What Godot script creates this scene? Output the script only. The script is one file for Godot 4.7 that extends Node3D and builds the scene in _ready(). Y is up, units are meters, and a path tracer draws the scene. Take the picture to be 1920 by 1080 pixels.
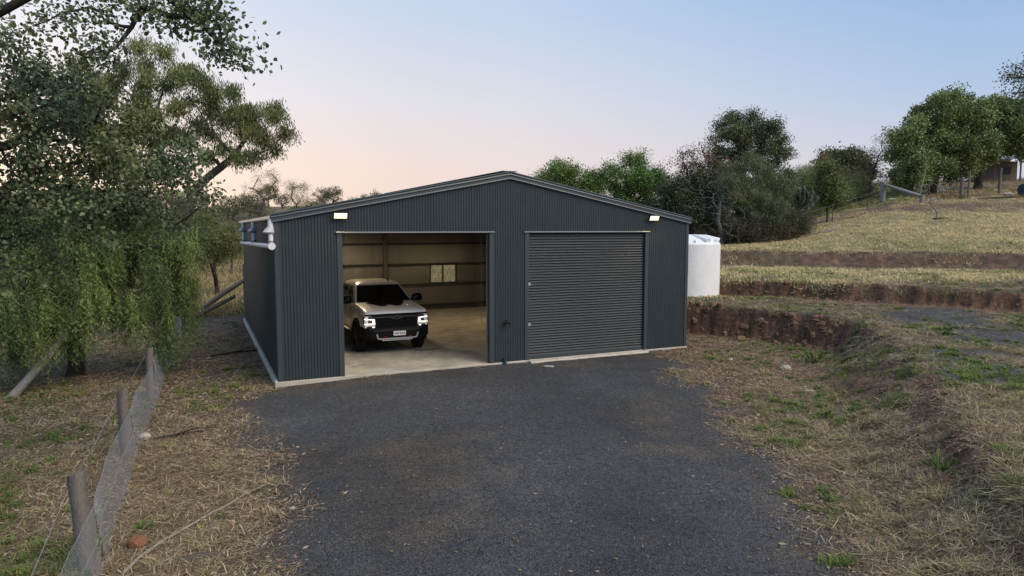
extends Node3D
# A farm shed at dusk. x right, y up, -z away from the camera; d below is the distance -z.

var rng := RandomNumberGenerator.new()
var taken := {}
var M := {}
var na := FastNoiseLite.new()
var nb := FastNoiseLite.new()
var nc := FastNoiseLite.new()
const SHED_AT := Vector3(-5.642, 0.0, -16.351)
const SHED_TURN := 0.4283
const SW := 12.24
const SL := 12.95
const EAVE := 3.99
const RIDGE := 5.18
const DA := 1.54
const DB := 5.55
const DC := 6.69
const DD := 10.66
const DOOR := 3.6

# ------------------------------------------------------------------ mesh builder
class MB:
	var v := PackedVector3Array()
	var c := PackedColorArray()
	var f := PackedInt32Array()
	var cur := Color(1, 1, 1)
	func vert(p: Vector3) -> int:
		v.append(p)
		c.append(cur)
		return v.size() - 1
	func tri(a: int, b: int, d: int) -> void:
		f.append(a)
		f.append(b)
		f.append(d)
	func quad(p0: Vector3, p1: Vector3, p2: Vector3, p3: Vector3) -> void:
		var i := vert(p0)
		vert(p1)
		vert(p2)
		vert(p3)
		tri(i, i + 1, i + 2)
		tri(i, i + 2, i + 3)
	func tri3(p0: Vector3, p1: Vector3, p2: Vector3) -> void:
		var i := vert(p0)
		vert(p1)
		vert(p2)
		tri(i, i + 1, i + 2)
	func out_quad(p0: Vector3, p1: Vector3, p2: Vector3, p3: Vector3, from: Vector3) -> void:
		var n := (p1 - p0).cross(p2 - p0)
		if n.dot((p0 + p1 + p2 + p3) / 4.0 - from) < 0.0:
			quad(p3, p2, p1, p0)
		else:
			quad(p0, p1, p2, p3)
	func out_tri(p0: Vector3, p1: Vector3, p2: Vector3, from: Vector3) -> void:
		if (p1 - p0).cross(p2 - p0).dot((p0 + p1 + p2) / 3.0 - from) < 0.0:
			tri3(p2, p1, p0)
		else:
			tri3(p0, p1, p2)
	func box(at: Vector3, size: Vector3, turn := Basis.IDENTITY, bevel := 0.0) -> void:
		var h := size / 2.0
		var b := minf(bevel, minf(h.x, minf(h.y, h.z)) * 0.8)
		for axis in 3:
			for s in [-1.0, 1.0]:
				var q := []
				for k in [[-1, -1], [1, -1], [1, 1], [-1, 1]]:
					var p := Vector3()
					p[axis] = s * h[axis]
					p[(axis + 1) % 3] = k[0] * (h[(axis + 1) % 3] - b)
					p[(axis + 2) % 3] = k[1] * (h[(axis + 2) % 3] - b)
					q.append(at + turn * p)
				out_quad(q[0], q[1], q[2], q[3], at)
		if b <= 0.0:
			return
		for axis in 3:
			var u := (axis + 1) % 3
			var w := (axis + 2) % 3
			for su in [-1.0, 1.0]:
				for sw in [-1.0, 1.0]:
					var q2 := []
					for k in [[-1, 0], [1, 0], [1, 1], [-1, 1]]:
						var p := Vector3()
						p[axis] = k[0] * (h[axis] - b)
						p[u] = su * (h[u] - (b if k[1] == 1 else 0.0))
						p[w] = sw * (h[w] - (b if k[1] == 0 else 0.0))
						q2.append(at + turn * p)
					out_quad(q2[0], q2[1], q2[2], q2[3], at)
		for sx in [-1.0, 1.0]:
			for sy in [-1.0, 1.0]:
				for sz in [-1.0, 1.0]:
					out_tri(at + turn * Vector3(sx * h.x, sy * (h.y - b), sz * (h.z - b)), at + turn * Vector3(sx * (h.x - b), sy * h.y, sz * (h.z - b)), at + turn * Vector3(sx * (h.x - b), sy * (h.y - b), sz * h.z), at)
	func bar(a: Vector3, b: Vector3, w: float, h: float, bevel := 0.0) -> void:
		var z := (b - a).normalized()
		var up := Vector3.UP if absf(z.y) < 0.95 else Vector3.RIGHT
		var x := up.cross(z).normalized()
		box((a + b) / 2.0, Vector3(w, h, a.distance_to(b)), Basis(x, z.cross(x), z), bevel)
	func tube(pts: Array, radii: Array, sides: int, cap := true, rough := 0.0, seed_ := 0) -> void:
		var n := pts.size()
		var first := v.size()
		var side := Vector3.ZERO
		for i in n:
			var t: Vector3 = ((pts[mini(i + 1, n - 1)] as Vector3) - (pts[maxi(i - 1, 0)] as Vector3)).normalized()
			if t == Vector3.ZERO:
				t = Vector3.UP
			if side == Vector3.ZERO:
				side = t.cross(Vector3.UP if absf(t.y) < 0.9 else Vector3.RIGHT).normalized()
			side = (side - t * side.dot(t)).normalized()
			var other := t.cross(side)
			for k in sides:
				var a := TAU * k / sides
				var r: float = radii[i]
				if rough > 0.0:
					r *= 1.0 + rough * sin(k * 2.7 + seed_ * 1.3 + i * 0.35) + rough * 0.6 * sin(k * 5.1 + i * 1.7 + seed_)
				vert(pts[i] + (side * cos(a) + other * sin(a)) * r)
		for i in n - 1:
			for k in sides:
				var p := first + i * sides + k
				var q := first + i * sides + (k + 1) % sides
				tri(p, q, q + sides)
				tri(p, q + sides, p + sides)
		if cap:
			for e in [0, n - 1]:
				var i0 := v.size()
				for k in sides:
					vert(v[first + e * sides + k])
				for k in range(1, sides - 1):
					if e == 0:
						tri(i0, i0 + k + 1, i0 + k)
					else:
						tri(i0, i0 + k, i0 + k + 1)
	func lathe(profile: Array, sides: int, at := Transform3D.IDENTITY, hard := false) -> void:
		# profile: Vector2(radius, height) from bottom to top, outside seen
		for s in profile.size() - 1:
			if not hard and s > 0:
				continue
			var rows := [profile[s], profile[s + 1]] if hard else profile
			var first := v.size()
			for p in rows:
				for k in sides:
					var a := TAU * k / sides
					vert(at * Vector3(p.x * cos(a), p.y, -p.x * sin(a)))
			for i in rows.size() - 1:
				for k in sides:
					var p0 := first + i * sides + k
					var q0 := first + i * sides + (k + 1) % sides
					tri(p0, q0, q0 + sides)
					tri(p0, q0 + sides, p0 + sides)
	func prism(poly: PackedVector2Array, z0: float, z1: float, at := Transform3D.IDENTITY) -> void:
		var pg := poly
		if Geometry2D.is_polygon_clockwise(pg):
			pg.reverse()
		var t := Geometry2D.triangulate_polygon(pg)
		for e in 2:
			var i0 := v.size()
			for p in pg:
				vert(at * Vector3(p.x, p.y, z1 if e == 1 else z0))
			for k in range(0, t.size(), 3):
				var a := pg[t[k]]
				var ccw := (pg[t[k + 1]] - a).cross(pg[t[k + 2]] - a) > 0.0
				if ccw == (e == 1):
					tri(i0 + t[k], i0 + t[k + 1], i0 + t[k + 2])
				else:
					tri(i0 + t[k], i0 + t[k + 2], i0 + t[k + 1])
		for k in pg.size():
			var p := pg[k]
			var q := pg[(k + 1) % pg.size()]
			quad(at * Vector3(p.x, p.y, z0), at * Vector3(q.x, q.y, z0), at * Vector3(q.x, q.y, z1), at * Vector3(p.x, p.y, z1))
	func loft(rings: Array, cap := true) -> void:
		var n: int = rings[0].size()
		var first := v.size()
		for r in rings:
			for p in r:
				vert(p)
		for i in rings.size() - 1:
			for k in n:
				var p0 := first + i * n + k
				var q0 := first + i * n + (k + 1) % n
				tri(p0, q0, q0 + n)
				tri(p0, q0 + n, p0 + n)
		if cap:
			for e in [0, rings.size() - 1]:
				var mid := Vector3.ZERO
				for p in rings[e]:
					mid += p
				mid /= n
				var m := vert(mid)
				var i0 := v.size()
				for p in rings[e]:
					vert(p)
				for k in n:
					if e == 0:
						tri(m, i0 + (k + 1) % n, i0 + k)
					else:
						tri(m, i0 + k, i0 + (k + 1) % n)
	func blob(at: Vector3, size: Vector3, r: RandomNumberGenerator, uneven := 0.25, sides := 7, rows := 5, flat := true) -> void:
		var pts := []
		for i in rows + 1:
			var a := PI * i / rows
			for k in sides:
				var b := TAU * (k + 0.5 * (i % 2)) / sides
				var j := 1.0 + r.randf_range(-uneven, uneven) * (1.0 if i > 0 and i < rows else 0.0)
				pts.append(at + Vector3(sin(a) * cos(b), -cos(a), -sin(a) * sin(b)) * size * 0.5 * j)
		for i in rows:
			for k in sides:
				var p0: Vector3 = pts[i * sides + k]
				var q0: Vector3 = pts[i * sides + (k + 1) % sides]
				var q1: Vector3 = pts[(i + 1) * sides + (k + 1) % sides]
				var p1: Vector3 = pts[(i + 1) * sides + k]
				out_tri(p0, q0, q1, at)
				out_tri(p0, q1, p1, at)
	func mesh() -> ArrayMesh:
		var n := PackedVector3Array()
		n.resize(v.size())
		var idx := PackedInt32Array()
		idx.resize(f.size())
		for k in range(0, f.size(), 3):
			var a := f[k]
			var b := f[k + 1]
			var d := f[k + 2]
			var nn := (v[b] - v[a]).cross(v[d] - v[a])
			n[a] += nn
			n[b] += nn
			n[d] += nn
			idx[k] = a
			idx[k + 1] = d
			idx[k + 2] = b
		for k in n.size():
			n[k] = n[k].normalized() if n[k].length_squared() > 1e-20 else Vector3.UP
		var arr := []
		arr.resize(Mesh.ARRAY_MAX)
		arr[Mesh.ARRAY_VERTEX] = v
		arr[Mesh.ARRAY_NORMAL] = n
		arr[Mesh.ARRAY_COLOR] = c
		arr[Mesh.ARRAY_INDEX] = idx
		var m := ArrayMesh.new()
		m.add_surface_from_arrays(Mesh.PRIMITIVE_TRIANGLES, arr)
		return m

# ------------------------------------------------------------------ naming
func numbered(called: String) -> String:
	if not taken.has(called):
		taken[called] = 0
		return called
	taken[called] += 1
	return "%s_%03d" % [called, taken[called]]

func tag(o: Node3D, label := "", category := "", group := "", kind := "") -> Node3D:
	if label:
		o.set_meta("label", label)
	if category:
		o.set_meta("category", category)
	if group:
		o.set_meta("group", group)
	if kind:
		o.set_meta("kind", kind)
	return o

func thing(called: String, label: String, category: String, at := Vector3.ZERO, turn := 0.0, group := "") -> Node3D:
	var o := Node3D.new()
	o.name = numbered(called)
	add_child(o)
	o.position = at
	o.rotation.y = turn
	tag(o, label, category, group)
	return o

func put(called: String, m: Mesh, mat: Material, parent: Node3D = null, at := Vector3.ZERO) -> MeshInstance3D:
	var o := MeshInstance3D.new()
	o.mesh = m
	o.material_override = mat
	o.position = at
	if parent == null:
		o.name = numbered(called)
		add_child(o)
	else:
		var k := 0
		var nm := called
		while parent.has_node(nm):
			k += 1
			nm = "%s_%03d" % [called, k]
		o.name = nm
		parent.add_child(o, true)
	return o

func many(called: String, m: Mesh, mat: Material, xs: Array, cs: Array, parent: Node3D = null) -> MultiMeshInstance3D:
	var mm := MultiMesh.new()
	mm.transform_format = MultiMesh.TRANSFORM_3D
	mm.use_colors = true
	mm.mesh = m
	mm.instance_count = xs.size()
	for i in xs.size():
		mm.set_instance_transform(i, xs[i])
		mm.set_instance_color(i, cs[i])
	var o := MultiMeshInstance3D.new()
	o.multimesh = mm
	o.material_override = mat
	if parent == null:
		o.name = numbered(called)
		add_child(o)
	else:
		o.name = called
		parent.add_child(o, true)
	return o

# ------------------------------------------------------------------ materials
func noise_image(freq_cells: float, size: int, kind := FastNoiseLite.TYPE_SIMPLEX_SMOOTH, octaves := 3, seed_ := 1, ret := FastNoiseLite.RETURN_DISTANCE) -> Image:
	var n := FastNoiseLite.new()
	n.seed = seed_
	n.noise_type = kind
	n.frequency = freq_cells / size
	n.fractal_octaves = octaves
	n.fractal_type = FastNoiseLite.FRACTAL_FBM if octaves > 1 else FastNoiseLite.FRACTAL_NONE
	n.cellular_return_type = ret
	return n.get_seamless_image(size, size)

# an albedo picture from weighted noises round a mean; tints pull the channels apart
func grain(size: int, parts: Array, mean: float, tint := Vector3.ONE, tint2 := Vector3.ONE) -> ImageTexture:
	var raw := []
	for p in parts:
		raw.append(p[0].get_data())
	var out := PackedByteArray()
	out.resize(size * size * 3)
	for i in size * size:
		var s := mean
		var t := 0.0
		for k in parts.size():
			var q: float = (raw[k][i] / 255.0 - 0.5) * parts[k][1]
			s += q
			if k == 1:
				t = clampf(raw[k][i] / 255.0 * 1.6 - 0.3, 0.0, 1.0)
		out[i * 3] = clampi(int(255.0 * s * lerpf(tint.x, tint2.x, t)), 0, 255)
		out[i * 3 + 1] = clampi(int(255.0 * s * lerpf(tint.y, tint2.y, t)), 0, 255)
		out[i * 3 + 2] = clampi(int(255.0 * s * lerpf(tint.z, tint2.z, t)), 0, 255)
	return ImageTexture.create_from_image(Image.create_from_data(size, size, false, Image.FORMAT_RGB8, out))

func mat(called: String, c: Color, rough := 0.7, metal := 0.0) -> StandardMaterial3D:
	var m := StandardMaterial3D.new()
	m.albedo_color = c.linear_to_srgb()
	m.roughness = rough
	m.metallic = metal
	M[called] = m
	return m

func grained(m: StandardMaterial3D, albedo: Texture2D, bump: Texture2D, scale: Vector3, cm := 0.3, world := true) -> void:
	m.uv1_triplanar = true
	m.uv1_world_triplanar = world
	m.uv1_scale = scale
	m.albedo_texture = albedo
	if bump:
		m.heightmap_enabled = true
		m.heightmap_texture = bump
		m.heightmap_scale = cm

func make_materials() -> void:
	var S := 512
	var fine := noise_image(90, S, FastNoiseLite.TYPE_SIMPLEX, 2, 3)
	var mid := noise_image(14, S, FastNoiseLite.TYPE_SIMPLEX_SMOOTH, 4, 5)
	var low := noise_image(4, S, FastNoiseLite.TYPE_SIMPLEX_SMOOTH, 3, 9)
	var soil_t := grain(S, [[fine, 0.55], [mid, 0.5], [low, 0.15]], 0.82, Vector3(1.04, 1.0, 0.95), Vector3(0.98, 1.0, 1.02))
	var cell := noise_image(64, S, FastNoiseLite.TYPE_CELLULAR, 1, 4, FastNoiseLite.RETURN_CELL_VALUE)
	var celld := noise_image(64, S, FastNoiseLite.TYPE_CELLULAR, 1, 4, FastNoiseLite.RETURN_DISTANCE2_SUB)
	var gravel_t := grain(S, [[cell, 0.42], [mid, 0.3], [celld, 0.35], [fine, 0.25]], 0.76, Vector3(1.03, 1.0, 0.96), Vector3(0.97, 1.0, 1.04))
	var conc_t := grain(S, [[fine, 0.08], [mid, 0.14], [low, 0.2]], 0.88, Vector3(1.03, 1.0, 0.94), Vector3(1.0, 1.0, 1.0))
	var wood_t := grain(S, [[noise_image(60, S, FastNoiseLite.TYPE_SIMPLEX, 3, 21), 0.6], [mid, 0.35]], 0.75, Vector3(1.03, 1.0, 0.96), Vector3(0.97, 1.0, 1.03))
	var fine_h := ImageTexture.create_from_image(fine)
	var mid_h := ImageTexture.create_from_image(mid)
	var cell_h := ImageTexture.create_from_image(celld)

	var g := mat("ground", Color(1, 1, 1), 0.95)
	g.vertex_color_use_as_albedo = true
	grained(g, soil_t, mid_h, Vector3.ONE * 0.43, 2.0)
	g.detail_enabled = true
	g.detail_albedo = soil_t
	g.detail_blend_mode = BaseMaterial3D.BLEND_MODE_MUL
	g.detail_uv_layer = BaseMaterial3D.DETAIL_UV_2
	g.uv2_triplanar = true
	g.uv2_world_triplanar = true
	g.uv2_scale = Vector3.ONE * 0.11
	var gr := mat("gravel_bed", Color(1, 1, 1), 0.9)
	gr.vertex_color_use_as_albedo = true
	grained(gr, gravel_t, cell_h, Vector3.ONE * 0.55, 1.2)
	var st := mat("stones", Color(1, 1, 1), 0.85)
	st.vertex_color_use_as_albedo = true
	var bl := mat("blades", Color(1, 1, 1), 0.8)
	bl.vertex_color_use_as_albedo = true
	bl.cull_mode = BaseMaterial3D.CULL_DISABLED
	bl.backlight_enabled = true
	bl.backlight = Color(0.5, 0.5, 0.5)
	var lf := mat("leaves", Color(1, 1, 1), 0.55)
	lf.vertex_color_use_as_albedo = true
	lf.cull_mode = BaseMaterial3D.CULL_DISABLED
	lf.backlight_enabled = true
	lf.backlight = Color(0.55, 0.55, 0.5)
	grained(mat("concrete", Color(0.52, 0.5, 0.46), 0.7), conc_t, fine_h, Vector3.ONE * 0.21, 0.03)
	grained(mat("concrete_pale", Color(0.6, 0.58, 0.53), 0.8), conc_t, fine_h, Vector3.ONE * 0.5, 0.2)
	var ss := mat("sheet", Color(0.037, 0.05, 0.058), 0.4)
	grained(ss, grain(256, [[noise_image(40, 256, FastNoiseLite.TYPE_SIMPLEX, 2, 31), 0.05], [noise_image(6, 256, FastNoiseLite.TYPE_SIMPLEX_SMOOTH, 3, 32), 0.12]], 0.93), null, Vector3(0.35, 0.2, 0.35))
	mat("curtain", Color(0.034, 0.046, 0.055), 0.45)
	mat("trim", Color(0.04, 0.056, 0.067), 0.4)
	mat("zinc", Color(0.55, 0.57, 0.58), 0.35, 0.7)
	var foil := mat("foil", Color(0.26, 0.255, 0.24), 0.36, 0.8)
	foil.uv1_triplanar = true
	foil.uv1_world_triplanar = true
	foil.uv1_scale = Vector3.ONE * 1.2
	foil.heightmap_enabled = true
	foil.heightmap_texture = cell_h
	foil.heightmap_scale = 0.5
	mat("steel_dark", Color(0.03, 0.03, 0.03), 0.5)
	mat("galv", Color(0.3, 0.31, 0.31), 0.45, 0.6)
	mat("pvc", Color(0.72, 0.74, 0.76), 0.4)
	var tk := mat("tank", Color(0.84, 0.87, 0.9), 0.6)
	grained(tk, grain(256, [[noise_image(30, 256, FastNoiseLite.TYPE_SIMPLEX, 3, 41), 0.05], [noise_image(5, 256, FastNoiseLite.TYPE_SIMPLEX_SMOOTH, 3, 42), 0.07]], 0.95), null, Vector3(0.4, 0.25, 0.4))
	grained(mat("bark", Color(0.17, 0.145, 0.125), 0.9), wood_t, mid_h, Vector3(2.2, 0.7, 2.2), 1.5)
	grained(mat("bark_dark", Color(0.07, 0.055, 0.045), 0.9), wood_t, mid_h, Vector3(2.6, 0.8, 2.6), 1.2)
	grained(mat("stick_pale", Color(0.5, 0.42, 0.34), 0.85), wood_t, mid_h, Vector3(4.0, 4.0, 4.0), 0.3)
	grained(mat("bark_grey", Color(0.25, 0.23, 0.23), 0.9), wood_t, mid_h, Vector3(2.0, 0.5, 2.0), 1.0)
	grained(mat("bark_pale", Color(0.42, 0.4, 0.38), 0.85), wood_t, mid_h, Vector3(2.0, 0.5, 2.0), 1.0)
	grained(mat("post_wood", Color(0.3, 0.27, 0.24), 0.9), wood_t, mid_h, Vector3(6.0, 0.7, 6.0), 1.2)
	grained(mat("old_timber", Color(0.2, 0.16, 0.13), 0.9), wood_t, mid_h, Vector3(3.0, 3.0, 0.7), 1.0)
	grained(mat("red_timber", Color(0.12, 0.05, 0.035), 0.9), wood_t, mid_h, Vector3(3.0, 3.0, 0.7), 0.8)
	grained(mat("stone_red", Color(0.3, 0.14, 0.07), 0.9), soil_t, mid_h, Vector3.ONE * 3.0, 0.6)
	grained(mat("stone_brown", Color(0.25, 0.145, 0.09), 0.95), soil_t, mid_h, Vector3.ONE * 2.0, 1.0)
	grained(mat("stone_tan", Color(0.34, 0.215, 0.125), 0.95), soil_t, mid_h, Vector3.ONE * 2.0, 1.0)
	grained(mat("stone_pale", Color(0.6, 0.56, 0.5), 0.9), soil_t, mid_h, Vector3.ONE * 2.0, 0.5)
	mat("oil", Color(0.07, 0.06, 0.05), 0.45)
	mat("steel_mid", Color(0.09, 0.1, 0.1), 0.45)
	mat("pvc_grey", Color(0.45, 0.46, 0.48), 0.45)
	mat("tint", Color(0.004, 0.005, 0.005), 0.06)
	mat("lamp_dark", Color(0.05, 0.05, 0.055), 0.15)
	mat("grille_black", Color(0.006, 0.006, 0.007), 0.6).metallic_specular = 0.2
	mat("wire", Color(0.35, 0.37, 0.4), 0.5, 0.3)
	var paint := mat("paint", Color(0.82, 0.84, 0.87), 0.3)
	paint.clearcoat_enabled = true
	paint.clearcoat = 0.8
	paint.clearcoat_roughness = 0.08
	mat("black_gloss", Color(0.008, 0.008, 0.009), 0.12)
	mat("black_matt", Color(0.008, 0.008, 0.009), 0.5)
	M.black_matt.metallic_specular = 0.25
	M.black_gloss.metallic_specular = 0.4
	mat("rubber", Color(0.012, 0.012, 0.012), 0.85)
	mat("rim", Color(0.05, 0.05, 0.055), 0.35, 0.7)
	mat("silver", Color(0.5, 0.53, 0.57), 0.3, 0.5)
	mat("chrome", Color(0.6, 0.62, 0.65), 0.15, 1.0)
	mat("red", Color(0.4, 0.01, 0.01), 0.4)
	mat("plate", Color(0.75, 0.75, 0.76), 0.5)
	mat("amber", Color(0.6, 0.25, 0.03), 0.3)
	var gl := mat("glass", Color(0.85, 0.9, 0.9), 0.03)
	gl.transparency = BaseMaterial3D.TRANSPARENCY_ALPHA
	gl.albedo_color.a = 0.08
	var drl := mat("drl", Color(1, 1, 1), 0.3)
	drl.emission_enabled = true
	drl.emission = Color(1.0, 0.94, 0.84)
	drl.emission_energy_multiplier = 1.5
	var fl := mat("flood", Color(1, 1, 1), 0.3)
	fl.emission_enabled = true
	fl.emission = Color(1.0, 0.9, 0.62)
	fl.emission_energy_multiplier = 1.9
	var hb := mat("high_bay", Color(1, 1, 1), 0.3)
	hb.emission_enabled = true
	hb.emission = Color(1.0, 0.82, 0.5)
	hb.emission_energy_multiplier = 6.0
	mat("drum_blue", Color(0.02, 0.05, 0.09), 0.45)
	grained(mat("board", Color(0.3, 0.23, 0.16), 0.9), wood_t, null, Vector3(0.5, 3.0, 0.5))
	mat("iron_roof", Color(0.34, 0.37, 0.4), 0.5, 0.3)
	mat("white_scrap", Color(0.7, 0.7, 0.68), 0.7)
	mat("cactus", Color(0.045, 0.06, 0.04), 0.7)

# ------------------------------------------------------------------ terrain
const CREST := [[-7.0, 39.0, 2.0], [1.8, 36.5, 1.2], [6.3, 24.9, 0.6], [8.7, 22.7, 0.42], [10.3, 20.9, 0.5], [10.45, 19.0, 1.3], [9.5, 15.85, 2.3], [8.2, 12.6, 2.2], [7.5, 11.0, 2.0], [6.9, 9.8, 1.9], [6.15, 8.0, 1.75], [5.2, 5.0, 1.6], [4.4, 0.0, 1.5], [4.0, -12.0, 1.5]]
var crest_poly := PackedVector2Array()
var drive_poly := PackedVector2Array()

func ss(a: float, b: float, x: float) -> float:
	var t := clampf((x - a) / (b - a), 0.0, 1.0)
	return t * t * (3.0 - 2.0 * t)

func shed_xy(x: float, d: float) -> Vector2:
	var dx := x + 5.642
	var dd := d - 16.351
	return Vector2(dx * 0.90968 + dd * 0.41533, -dx * 0.41533 + dd * 0.90968)

func from_shed(lx: float, ld: float) -> Vector2:
	return Vector2(-5.642 + lx * 0.90968 - ld * 0.41533, 16.351 + lx * 0.41533 + ld * 0.90968)

func base_h(x: float, d: float, q: Vector2) -> float:
	var y := -0.05 - 0.08 * ss(3.0, -0.5, q.x) - 0.008 * clampf(14.0 - d, 0.0, 12.0)
	y -= 0.13 * ss(-0.2, -3.0, q.x)
	y -= 0.05 * clampf(-3.0 - q.x, 0.0, 9.0)
	if d > 90.0:
		y += ss(95.0, 270.0, d) * (11.5 + 2.0 * na.get_noise_2d(x * 0.05, d * 0.02)) * ss(0.5, 0.2, x / d)
	return y

func top_h(x: float, d: float) -> float:
	var y := 0.66 + 0.022 * clampf(d - 9.0, 0.0, 17.0)
	var wob := 0.45 * nb.get_noise_2d(x * 0.5, d * 0.5) + 0.15 * nb.get_noise_2d(x * 1.6, d * 1.6) + 0.1 * na.get_noise_2d(x * 9.0, d * 9.0)
	var s2 := (x - 8.64) * 0.529 + (d - 27.6) * 0.849 + wob
	y += 0.6 * ss(0.0, 0.4, s2) + 0.02 * clampf(s2, 0.0, 8.0)
	var s3 := (x - 11.0) * 0.334 + (d - 35.2) * 0.943 + wob * 1.6
	y += 0.75 * ss(0.0, 2.8, s3)
	var s4 := maxf(0.0, s3 - 2.8)
	var g := clampf(0.09 + (x / maxf(d, 1.0) - 0.425) * 0.5, 0.03, 0.155)
	y += g * minf(s4, 20.0) + 0.1 * clampf(s4 - 20.0, 0.0, 42.0) * ss(0.2, 0.45, x / maxf(d, 1.0)) - 0.01 * maxf(0.0, s4 - 62.0)
	return y

func bank_t(x: float, d: float) -> float:
	var p := Vector2(x, d)
	if x < -8.0:
		return 0.0
	if Geometry2D.is_point_in_polygon(p, crest_poly):
		return 1.0
	if x > 11.0 or d > 42.0:
		return 0.0
	var best := 1e9
	var w := 1.0
	for i in CREST.size() - 1:
		var a := Vector2(CREST[i][0], CREST[i][1])
		var b := Vector2(CREST[i + 1][0], CREST[i + 1][1])
		var ab := b - a
		var t := clampf((p - a).dot(ab) / ab.length_squared(), 0.0, 1.0)
		var s := p.distance_squared_to(a + ab * t)
		if s < best:
			best = s
			w = lerpf(CREST[i][2], CREST[i + 1][2], t)
	var dist := sqrt(best)
	if dist > w * 1.8 + 0.3:
		return 0.0
	dist += (0.16 * nb.get_noise_2d(x * 1.3, d * 1.3) + 0.2 * absf(nb.get_noise_2d(x * 3.0 + 9.0, d * 3.0))) * minf(w, 1.0)
	return clampf(1.0 - dist / w, 0.0, 1.0)

func ht(x: float, d: float) -> float:
	var q := shed_xy(x, d)
	var b := base_h(x, d, q)
	var t := bank_t(x, d)
	var y := b
	if t > 0.0:
		var top := top_h(x, d)
		var w := 1.0
		if d > 28.0:
			w = lerpf(1.0, ss(-3.0, 8.0, x), ss(28.0, 33.0, d)) if x < 8.0 else 1.0
		var lip := ss(18.0, 10.5, d) * clampf(0.55 + 0.5 * ss(12.0, 9.5, d) + 1.3 * nb.get_noise_2d(x * 0.6, d * 0.6), 0.1, 1.0)
		var rise := lerpf(t * t * (3.0 - 2.0 * t), 0.55 * ss(0.0, 0.85, t) + 0.45 * ss(0.72, 0.9, t), lip)
		y = lerpf(b, maxf(top, b), rise * w)
	var k := 0.012
	if q.x < -0.6 or t > 0.02:
		k = 0.03
	if t > 0.05 and t < 0.95:
		k = 0.11
	y += k * nb.get_noise_2d(x * 2.2, d * 2.2) + k * 0.6 * nb.get_noise_2d(x * 6.0, d * 6.0)
	if t >= 1.0 or q.x < -3.0:
		y += 0.05 * na.get_noise_2d(x * 1.2, d * 1.2)
	if q.x > -0.3 and q.x < SW + 0.3 and q.y > -0.3 and q.y < SL + 0.3:
		y = minf(y, -0.03)
	return y

func drive_side(x: float, d: float) -> float:
	# above zero on the gravel
	var p := Vector2(x, d)
	if x < -8.0 or x > 8.0 or d > 24.0:
		return -9.0
	var best := 1e9
	for i in drive_poly.size():
		var a := drive_poly[i]
		var b := drive_poly[(i + 1) % drive_poly.size()]
		var ab := b - a
		var t := clampf((p - a).dot(ab) / ab.length_squared(), 0.0, 1.0)
		best = minf(best, p.distance_squared_to(a + ab * t))
	var s := sqrt(best) * (1.0 if Geometry2D.is_point_in_polygon(p, drive_poly) else -1.0)
	return s + (0.75 if x > 0.0 else 0.45) * nb.get_noise_2d(x * 0.7 + 40.0, d * 0.7) + 0.3 * nb.get_noise_2d(x * 2.6, d * 2.6)

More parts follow.
